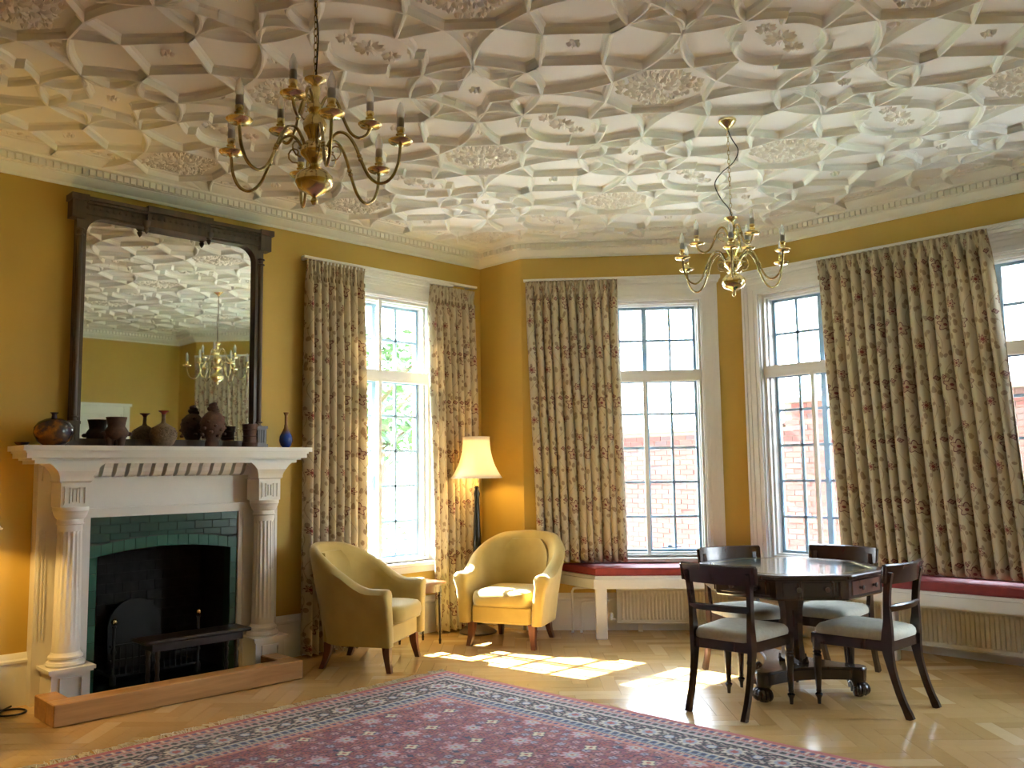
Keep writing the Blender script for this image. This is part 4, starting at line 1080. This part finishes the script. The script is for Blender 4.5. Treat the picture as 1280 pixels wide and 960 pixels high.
# ------------------------------------------------------------------ dining chairs and table
def dining_chair(label, loc, rz):
    o = thing('dining_chair', label, 'dining chair', loc, rz)
    # upholstered seat
    Rr = []
    for (z, k) in [(.425, .985), (.44, 1.0), (.46, .99), (.478, .93), (.488, .78), (.493, .45)]:
        q = []
        for a in range(32):
            t = 2 * PI * a / 32; cx_ = abs(math.cos(t)) ** .3 * (1 if math.cos(t) > 0 else -1); sy_ = abs(math.sin(t)) ** .3 * (1 if math.sin(t) > 0 else -1)
            y = .245 * sy_ * k; hwid = lerp(.195, .235, (y + .245) / .49); q.append((hwid * cx_ * k, y, z))
        Rr.append(q)
    MB().loft(Rr).obj('seat', SEATF, o, 60)
    m = MB(); rails = [[(-.232, .243), (.232, .243)], [(.232, .243), (.190, -.23)], [(.190, -.23), (-.190, -.23)], [(-.190, -.23), (-.232, .243)]]
    for a, b in rails:
        a = Vector(a); b = Vector(b); d = (b - a); L = d.length; d.normalize(); T = Matrix(((d.x, -d.y, 0, a.x), (d.y, d.x, 0, a.y), (0, 0, 1, 0), (0, 0, 0, 1)))
        m.box((-.0, -.022, .365), (L, .004, .427), T, .003)
    m.obj('seat_rail', MAHOG, o)
    for s in (-1, 1):
        m = MB().lathe([(0, 0), (.010, 0), (.013, .035), (.021, .05), (.024, .058), (.014, .068), (.017, .078), (.015, .09), (.019, .14), (.026, .27), (.027, .29), (.019, .30), (.027, .31), (.019, .32), (.026, .33), (.026, .345), (.026, .40), (0, .40)], 16, (s * .212, .220, 0)); m.obj('front_leg', MAHOG, o, 40)
        # sabre leg running up into the stile; flat section
        pts = cat([(s * .182, -.325, 0), (s * .185, -.275, .12), (s * .187, -.235, .26), (s * .19, -.215, .38), (s * .19, -.218, .46), (s * .192, -.224, .54), (s * .195, -.226, .64), (s * .200, -.238, .745), (s * .203, -.256, .825)], 4)
        R = []; nn = len(pts)
        for i, p in enumerate(pts):
            d = (pts[min(i + 1, nn - 1)] - pts[max(i - 1, 0)]).normalized(); nrm = Vector((0, d.z, -d.y)).normalized()
            z = p.z; wd = .019 + .014 * math.exp(-((z - .42) / .11) ** 2) + .003 * (z < .05); tk = .014
            R.append([tuple(p + nrm * wd + Vector((tk, 0, 0))), tuple(p + nrm * wd - Vector((tk, 0, 0))), tuple(p - nrm * wd - Vector((tk, 0, 0))), tuple(p - nrm * wd + Vector((tk, 0, 0)))])
        MB().loft(R).obj('rear_leg_and_stile', MAHOG, o, 35)
    # wide curved crest rail
    def bar(z0, z1, half, curv, y0, th, tilt, sc_=0):
        R = []
        for i in range(17):
            t = lerp(-1, 1, i / 16); x = half * t; y = y0 + curv * (t * t); 
            e = .010 * sc_ * (abs(t) > .93)
            R.append([(x, y - th, z0 + e), (x, y + th * .6, z0 + e), (x, y + th * .6 - tilt, z1), (x, y - th * .8 - tilt, z1 + .004), (x, y - th * 1.8 - tilt, z1 - .004), (x, y - th * 1.5 - tilt * .8, z1 - .016)])
        return MB().loft(R)
    bar(.757, .870, .246, .046, -.270, .012, .016, 1).obj('crest_rail', MAHOG, o, 30)
    for s in (-1, 1): MB().tube([(s * .243, -.236, .766), (s * .247, -.248, .862)], .012, 10).obj('crest_scroll', MAHOG, o, 50)
    bar(.595, .632, .196, .022, -.250, .010, .004).obj('mid_rail', MAHOG, o, 30)
    return o
ch = dining_chair('dark mahogany chair nearest the rug, its back towards us', (3.355, 4.84, 0), math.radians(3))
dup(ch, (3.90, 5.40, 0), math.radians(88), 'dark mahogany chair at the right side of the octagonal table')
dup(ch, (3.02, 5.52, 0), math.radians(-118), 'dark mahogany chair at the table\'s left, half hidden behind the nearest chair')
dup(ch, (3.41, 5.93, 0), math.radians(181), 'dark mahogany chair beyond the table with its back to the bay')
tb = thing('octagonal_table', 'octagonal mahogany pedestal table with green leather top', 'table', (3.385, 5.43, 0), math.radians(20))
RT = .60
tb.scale = (1, 1, 1.025)
def octo(rad): return [(rad * math.cos(PI / 4 * k), rad * math.sin(PI / 4 * k)) for k in range(8)]
def octl(levels): return MB().loft([[(x, y, z) for x, y in octo(rad)] for (rad, z) in levels])
octl([(RT - .012, .742), (RT, .75), (RT, .766), (RT - .008, .774), (RT - .06, .774), (RT - .062, .772)]).obj('table_top', MAHOG, tb)
octl([(RT - .065, .768), (RT - .065, .7745), (.01, .7748)]).obj('leather_inset', LEATHER, tb)
m = MB()
for (ra, rb) in ((RT - .083, RT - .090), (RT - .10, RT - .103)):
    A_ = octo(ra); B_ = octo(rb)
    for k in range(8): j = (k + 1) % 8; m.add([(*A_[k], .7752), (*A_[j], .7752), (*B_[j], .7752), (*B_[k], .7752), (*A_[k], .7744), (*A_[j], .7744), (*B_[j], .7744), (*B_[k], .7744)], [(0, 1, 2, 3), (4, 7, 6, 5), (0, 4, 5, 1), (2, 6, 7, 3)])
m.obj('gilt_tooling', BRASS_D, tb)
octl([(RT - .045, .625), (RT - .035, .635), (RT - .035, .742)]).obj('apron', MAHOG, tb)
ap = (RT - .035) * math.cos(PI / 8)
for k in range(8):
    T = Matrix.Rotation(PI / 4 * (k + .5), 4, 'Z')
    d_ = MB().box((ap - .002, -.175, .65), (ap + .005, .175, .73), T, .002).obj('drawer', MAHOG_R if k == 7 else MAHOG, tb)  # right-hand drawer front is redder: light on that face, put into its colour
    for y in (-.085, .085): MB().lathe([(0, 0), (.010, 0), (.007, .012), (.015, .02), (.014, .028), (0, .032)], 12, T=T @ Matrix.Translation((ap + .005, y, .69)) @ Matrix.Rotation(PI / 2, 4, 'Y')).obj('knob', EBON, d_, 50)
R = []
for (z, r_) in [(.10, .115), (.13, .125), (.16, .10), (.20, .078), (.30, .066), (.50, .072), (.56, .085), (.60, .11), (.625, .13)]:
    R.append([(r_ * math.cos(PI / 3 * k + .2), r_ * math.sin(PI / 3 * k + .2), z) for k in range(6)])
MB().loft(R).obj('pedestal', MAHOG, tb, 25)
m = MB()
for k in range(6):
    T = Matrix.Rotation(PI / 3 * k + .2 + PI / 6, 4, 'Z') @ Matrix.Translation((.095, 0, .115))
    m.add([(0, -.05, 0), (.03, 0, .0), (0, .05, 0), (-.02, .035, .07), (.005, 0, .10), (-.02, -.035, .07)], [(0, 1, 4, 5), (1, 2, 3, 4), (0, 5, 4, 3, 2)], T)
m.obj('carved_leaf', MAHOG, tb)
# concave three-cornered platform
feet = [(3.405, 4.955), (3.80, 5.545), (2.985, 5.70)]
cen = Vector((3.385, 5.43)); ang = [math.atan2(y - cen.y, x - cen.x) - math.radians(20) for x, y in feet]; rad = [.46, .44, .46]
poly = []
tips = []
for k in range(3):
    a = ang[k]; d = Vector((math.cos(a), math.sin(a))); nn = Vector((-d.y, d.x)); poly_t = [d * rad[k] - nn * .055, d * rad[k] + nn * .055]; tips.append(poly_t)
order = sorted(range(3), key=lambda k: ang[k] % (2 * PI))
for idx, k in enumerate(order):
    nx_ = order[(idx + 1) % 3]; a = tips[k]; b = tips[nx_]
    poly += [tuple(a[0]), tuple(a[1])]
    p, q = a[1], b[0]; mid = (p + q) / 2 * .42
    for t in [i / 9 for i in range(1, 9)]: w_ = p * (1 - t) ** 2 + mid * 2 * t * (1 - t) + q * t * t; poly.append(tuple(w_))
m = MB().prism(poly, .105, .165); m.prism([(x * .93, y * .93) for x, y in poly], .165, .178); m.obj('platform_base', MAHOG, tb, 25)
for k in range(3):
    d = Vector((math.cos(ang[k]), math.sin(ang[k]))) * (rad[k] - .045)
    fo = MB().lathe([(0, .05), (.03, .055), (.04, .08), (.05, .095), (.055, .15), (.058, .17), (.05, .18), (0, .18)], 16, (d.x, d.y, 0)).obj('foot', MAHOG, tb, 40)
    m = MB()
    for j in range(7):
        a = ang[k] - 1.3 + j * .43; m.tube(cat([(d.x + .02 * math.cos(a), d.y + .02 * math.sin(a), .072), (d.x + .05 * math.cos(a), d.y + .05 * math.sin(a), .066), (d.x + .06 * math.cos(a), d.y + .06 * math.sin(a), .036), (d.x + .045 * math.cos(a), d.y + .045 * math.sin(a), .014)], 3), [.012, .013, .014, .014, .015, .015, .014, .012, .010, .008], 7)
    m.lathe([(0, 0), (.028, 0), (.034, .02), (.03, .05), (0, .06)], 12, (d.x, d.y, 0)); m.obj('paw', MAHOG, fo, 50)

# ------------------------------------------------------------------ chandeliers
def chandelier(label, x, y, dz, lo_ph, up_ph, cable):
    o = thing('chandelier', label, 'chandelier', (x, y, HT)); H = HT
    def Zr(z): return z + dz - H
    m = MB().lathe([(r_, Zr(z)) for r_, z in [(0, 2.465), (.008, 2.468), (.014, 2.482), (.007, 2.496), (.018, 2.505), (.034, 2.512), (.060, 2.528), (.072, 2.552), (.070, 2.575), (.048, 2.598), (.022, 2.612), (.018, 2.625), (.030, 2.64), (.052, 2.66), (.056, 2.685), (.042, 2.705), (.024, 2.72), (.028, 2.735), (.042, 2.76), (.046, 2.785), (.034, 2.81), (.020, 2.825), (.028, 2.84), (.030, 2.855), (.018, 2.87), (.015, 2.885), (.020, 2.91), (.020, 2.93), (.012, 2.94), (.022, 2.948), (.040, 2.958), (.042, 2.963), (.016, 2.966), (.006, 2.975), (0, 2.976)]], 28)
    m.obj('body', BRASS, o, 50)
    MB().lathe([(0, 0), (.055, 0), (.056, -.008), (.050, -.022), (.030, -.042), (.014, -.052), (.012, -.065), (0, -.066)], 24).obj('ceiling_rose', BRASS, o, 50)
    # chain
    lk = MB(); lk.tube([(.0075 * math.cos(t), 0, .017 * math.sin(t)) for t in [2 * PI * i / 12 for i in range(13)]], .0022, 5); LK = lk.mesh('chain_link', BRASS_D, 60)
    z0, z1 = Zr(2.985), -.07; n_ = int((z1 - z0) / .027)
    for k in range(n_ + 1): place('chain_link', LK, o, (0, 0, lerp(z0, z1, k / n_)), PI / 2 * (k % 2) + .4)
    cp = cat([(cx_, cy_, lerp(Zr(2.97), -.06, t)) for (t, cx_, cy_) in cable], 6)
    MB().tube(cp, .0035, 6).obj('flex', CABLE, o, 60)
    def holder(T0, par):
        c_ = MB().lathe([(0, -.012), (.006, -.010), (.010, -.002), (.039, .002), (.047, .011), (.046, .014), (.024, .009), (.012, .010), (.015, .018), (.013, .03), (.018, .036), (.013, .042), (.016, .055), (.0155, .062), (0, .062)], 18, T=T0).obj('drip_pan', BRASS, par, 45)
        return c_
    def bulbs(T0, par):
        MB().lathe([(0, .062), (.0135, .062), (.0145, .082), (.0135, .100), (0, .102)], 14, T=T0).obj('lampholder', GREYB, par, 40)
        MB().lathe([(0, .100), (.0135, .101), (.0155, .115), (.0145, .13), (.010, .146), (.0045, .160), (.002, .166), (0, .167)], 14, T=T0).obj('bulb', BULB, par, 60)
    low = [(.040, 0, 2.668), (.062, 0, 2.715), (.092, 0, 2.745), (.128, 0, 2.735), (.160, 0, 2.69), (.188, 0, 2.62), (.218, 0, 2.562), (.258, 0, 2.535), (.300, 0, 2.552), (.328, 0, 2.605), (.338, 0, 2.678)]
    up = [(.022, 0, 2.855), (.040, 0, 2.895), (.064, 0, 2.905), (.088, 0, 2.878), (.108, 0, 2.825), (.135, 0, 2.772), (.168, 0, 2.752), (.200, 0, 2.768), (.214, 0, 2.795)]
    for phs, path in ((lo_ph, low), (up_ph, up)):
        for a in phs:
            T = Matrix.Rotation(math.radians(a), 4, 'Z'); P = cat([(p[0], 0, Zr(p[2])) for p in path], 5)
            m = MB().tube(P, .0062, 8, T); k = len(P) // 2 - 2
            for kk in (k, k + 1): m.ell(tuple(P[kk]), (.010, .010, .010), 8, 6, T)
            ar = m.obj('arm', BRASS_D, o, 60)
            # little scroll under the arm root
            sx = P[4]; sc0 = [(sx.x + .0 + .012 * t * math.cos(t * 2.2 + 1.2) + .02, 0, sx.z - .035 - .012 * t * math.sin(t * 2.2 + 1.2)) for t in [i / 3.5 for i in range(1, 12)]]
            MB().tube(sc0, .0032, 6, T).obj('scroll', BRASS_D, ar, 60)
            e = path[-1]; T2 = T @ Matrix.Translation((e[0], 0, Zr(e[2]) + .006)); h_ = holder(T2, ar); bulbs(T2, ar)
    return o
chandelier('nearer brass chandelier with nine unlit bulbs, hanging before the mirror', 3.473, 1.745, 0, [38, 98, 158, 218, 278, 338], [-53, 67, -173], [(0, .004, 0), (.3, .012, .004), (.6, -.012, 0), (1, -.004, 0)])
chandelier('farther brass chandelier with a wavy cable, hanging above the octagonal table', 3.49, 4.70, .028, [0, 60, 120, 180, 240, 300], [-145, -25, 95], [(0, .006, 0), (.1, -.01, -.01), (.22, -.05, -.03), (.38, -.075, -.05), (.5, -.04, -.03), (.62, .025, .015), (.75, .05, .03), (.88, .02, .015), (1, 0, 0)])

# ------------------------------------------------------------------ door on the wall opposite (seen in the mirror)
dr = sempty('door_1')
m = MB().box((6.985, 4.10, 0), (7.0, 4.90, 2.34)); m.obj('door_leaf', WHITE, dr)
m = MB()
for (a, b, z1) in [(3.98, 4.10, 2.46), (4.90, 5.02, 2.46)]: m.box((6.955, a, 0), (7.0, b, z1)); m.box((6.945, a + .03, 0), (6.955, b - .03, z1))
m.box((6.955, 4.10, 2.34), (7.0, 4.90, 2.46)); m.box((6.93, 3.96, 2.46), (7.0, 5.04, 2.50)); m.obj('door_frame', WHITE, dr)
m = MB()
for (a, b, c_, d) in [(4.2, 4.46, .2, .9), (4.54, 4.8, .2, .9), (4.2, 4.46, 1.05, 2.2), (4.54, 4.8, 1.05, 2.2)]: m.box((6.978, a, c_), (6.985, b, d), None)
m.obj('door_panel', WHITE, dr)
MB().ell((6.95, 4.17, 1.0), (.025, .03, .03), 12, 8).obj('door_handle', BRASS, dr, 60)

# ------------------------------------------------------------------ rug
def rug():
    X0, X1, Y0, Y1 = 0, 4.55, 0, 3.35      # local: x along the room from the fringe, y from near edge to the red far edge
    xs = np.concatenate([np.arange(0, 3.2, .0066), np.arange(3.2, X1 + .02, .03)]); ys = np.concatenate([np.arange(0, .35, .04), np.arange(.35, Y1 + .001, .0066)])
    xs[-1] = X1; ys[-1] = Y1
    gx, gy = np.meshgrid(xs, ys); nx, ny = len(xs), len(ys)
    ex = np.minimum(gx, X1 - gx); ey = np.minimum(gy, Y1 - gy); e = np.minimum(ex, ey)       # distance to the edge
    along = np.where(ex < ey, gy, gx)                                                           # coordinate along the border
    rs = np.random.RandomState(3)
    def h(i, j, k=0): return np.abs(np.sin(i * 127.1 + j * 311.7 + k * 74.7) * 43758.5453) % 1
    red = np.array([.33, .07, .07]); rose = np.array([.45, .17, .16]); navy = np.array([.022, .03, .085]); cream = np.array([.56, .50, .42]); grey = np.array([.28, .29, .34]); blue = np.array([.14, .20, .32]); plum = np.array([.20, .055, .095]); pinkish = np.array([.48, .26, .28]); black = np.array([.02, .018, .03]); gold = np.array([.55, .42, .22])
    col = np.zeros((ny, nx, 3)); col[:] = plum
    # field: all-over small flowers
    sc_ = .115
    def motif(gx, gy, sx, sy, ox, oy):
        q = (gy + oy) / sy; j = np.floor(q); p = (gx + ox) / sx + .5 * (j % 2); i = np.floor(p); u_ = (p - i - .5) * sx; v_ = (q - j - .5) * sy
        return i, j, u_, v_, np.hypot(u_, v_), np.arctan2(v_, u_)
    base_ = np.where((h(np.floor(gx / .02), np.floor(gy / .02))[..., None] > .55), rose * .75, plum); col[:] = base_
    i, j, u_, v_, rr_, th = motif(gx, gy, .085, .075, .02, .01)
    c1 = np.where((h(i, j, 1)[..., None] > .6), pinkish, np.where(h(i, j, 2)[..., None] > .45, np.array([.33, .29, .38]), red))
    mk = rr_ < .021 + .006 * np.cos(th * 6); col[mk] = c1[mk]; mk = rr_ < .007; col[mk] = navy
    mk = (np.abs(rr_ - .027 - .006 * np.cos(th * 6)) < .003); col[mk] = black
    # stems
    st_ = np.abs(np.sin(gx * 60 + 2.2 * np.sin(gy * 27))) ; mk = (st_ < .10) & (rr_ > .03); col[mk] = np.array([.42, .12, .11])
    i, j, u_, v_, rr_, th = motif(gx, gy, .36, .30, .1, .07)
    big = (h(i, j, 5) > .0)
    R_ = .052 + .012 * np.cos(th * 8); mk = (rr_ < R_ + .012); col[mk] = red; mk = rr_ < R_; col[mk] = np.array([.50, .33, .37]); mk = rr_ < .034; col[mk] = np.array([.28, .28, .36]); mk = rr_ < .024 + .006 * np.cos(th * 6); col[mk] = cream * .9; mk = rr_ < .010; col[mk] = red
    i, j, u_, v_, rr_, th = motif(gx, gy, .36, .30, .28, .22)
    R_ = .032 + .009 * np.cos(th * 4 + .78); mk = rr_ < R_ + .008; col[mk] = navy; mk = rr_ < R_; col[mk] = np.array([.62, .56, .38]); mk = rr_ < .012; col[mk] = red
    i, j, u_, v_, rr_, th = motif(gx, gy, .24, .20, .05, .17)
    mk = (np.abs(u_) + np.abs(v_) * 1.6 < .030) & (h(i, j, 9) > .45); col[mk] = navy
    # borders, from the edge inward
    def band(a, b): return (e >= a) & (e < b)
    def guard(a, b, ground, fig, period, wd=.5, alt=None):
        m_ = band(a, b); col[m_] = ground; t = (along / period) % 1; c_ = (e - (a + b) / 2) / ((b - a) / 2)
        f1 = m_ & (np.hypot((t - .5) * 2 * period / (b - a), c_) < wd); col[f1] = fig
        f2 = m_ & (np.abs(np.abs(t - .5) * 2 - .9) < .12) & (np.abs(c_) < .8); col[f2] = (alt if alt is not None else fig)
    col[band(0, .045)] = np.array([.40, .09, .075])
    guard(.045, .105, rose * .9, navy * 2, .052, .5, cream); guard(.105, .125, cream * .85, red, .022, .6)
    guard(.125, .185, np.array([.34, .31, .32]), black, .048, .6, pinkish); col[band(.185, .197)] = cream
    # main border
    a, b = .197, .395; m_ = band(a, b); col[m_] = black * 1.2; c_ = e - (a + b) / 2; per = .26
    t = along / per; k_ = np.floor(t); uu = (t - k_ - .5) * per; rr_ = np.hypot(uu, c_); th = np.arctan2(c_, uu)
    vine = np.abs(c_ - .055 * np.sin(along / per * 2 * np.pi)) < .008; col[m_ & vine] = cream * .8
    lf = np.abs(np.sin(along * 70 + 3 * np.sin(c_ * 60))) * np.abs(np.cos(c_ * 75 + 2 * np.sin(along * 31))); col[m_ & (lf > .62)] = cream * .75; col[m_ & (lf > .80)] = pinkish * .8
    mk = m_ & (rr_ < .068 + .014 * np.cos(th * 8)); col[mk] = black; mk = m_ & (rr_ < .058 + .012 * np.cos(th * 8)); col[mk] = cream; mk = m_ & (rr_ < .040); col[mk] = np.array([.30, .33, .42]); mk = m_ & (rr_ < .022 + .005 * np.cos(th * 6)); col[mk] = red
    rr2 = np.hypot(np.abs(uu) - per / 2, c_); mk = m_ & (rr2 < .034); col[mk] = navy; mk = m_ & (rr2 < .026); col[mk] = grey * 1.5; mk = m_ & (rr2 < .012); col[mk] = cream
    col[band(.395, .407)] = cream
    guard(.407, .462, blue * .9, navy, .05, .6, cream * .8); guard(.462, .482, cream * .8, navy, .022, .5)
    guard(.482, .535, rose, navy * 2, .045, .5, cream * .8); col[band(.535, .548)] = np.array([.50, .20, .14])
    noise = rs.uniform(.86, 1.14, (ny, nx, 1)); col = np.clip(col * noise, 0, 1)
    zz = .011 + .0006 * rs.uniform(-1, 1, (ny, nx)); zz[e < .012] = .006
    V_ = np.stack([gx, gy, zz], -1).reshape(-1, 3)
    idx = np.arange(nx * ny).reshape(ny, nx); F_ = np.stack([idx[:-1, :-1], idx[:-1, 1:], idx[1:, 1:], idx[1:, :-1]], -1).reshape(-1, 4)
    me = bpy.data.meshes.new('pile'); me.vertices.add(len(V_)); me.vertices.foreach_set('co', V_.ravel().astype(np.float32))
    me.loops.add(F_.size); me.loops.foreach_set('vertex_index', F_.ravel().astype(np.int32)); me.polygons.add(len(F_))
    me.polygons.foreach_set('loop_start', np.arange(0, F_.size, 4, dtype=np.int32)); me.polygons.foreach_set('loop_total', np.full(len(F_), 4, dtype=np.int32)); me.update()
    ca = me.color_attributes.new('knot_colour', 'FLOAT_COLOR', 'POINT'); ca.data.foreach_set('color', np.concatenate([col.reshape(-1, 3), np.ones((nx * ny, 1))], 1).ravel().astype(np.float32))
    me.materials.append(RUG); me.validate()
    root = thing('persian_rug', 'red and navy Persian rug with fringed end beside the hearth', 'rug', (1.455, .86, .001), math.radians(2.2))
    o = bpy.data.objects.new('pile', me); C.objects.link(o); o.parent = root
    MB().box((.004, .004, 0), (X1 - .004, Y1 - .004, .006)).obj('backing', simple('rug_backing', (.3, .12, .1), .9), root)
    m = MB(); rr_ = random.Random(5)
    for xs_, sgn in ((0, -1), (X1, 1)):
        for k in range(int(Y1 / .009)):
            y = k * .009 + rr_.uniform(0, .006); L_ = rr_.uniform(.06, .10); a = rr_.uniform(-.7, .7); w_ = .0032
            p0 = (xs_, y, .006); p1 = (xs_ + sgn * L_ * .5, y + a * L_ * .4, .007 + rr_.uniform(0, .006)); p2 = (xs_ + sgn * L_, y + a * L_ + rr_.uniform(-.012, .012), .003)
            m.tube([p0, p1, p2], [w_, w_ * 1.2, w_ * .7], 4)
    m.obj('fringe', simple('cream_wool_fringe', (.72, .68, .58), .9), root, kind='stuff')
rug()

# ------------------------------------------------------------------ groups of repeats
GROUPS = {'dining_chair': 'dining chairs round the octagonal table', 'armchair': 'yellow tub armchairs', 'floral_curtain': 'floral curtains at the windows', 'curtain_rail': 'white curtain rails', 'seat_cushion': 'red cushions on the window seat',
          'radiator': 'radiators under the window seat', 'heating_pipe': 'heating pipes beside the seat post', 'chandelier': 'brass chandeliers', 'garden_tree': 'trees in the garden'}
for o in bpy.data.objects:
    if o.parent is None and 'category' in o:
        k = o.name.split('.')[0]
        if k in GROUPS: o['group'] = GROUPS[k]
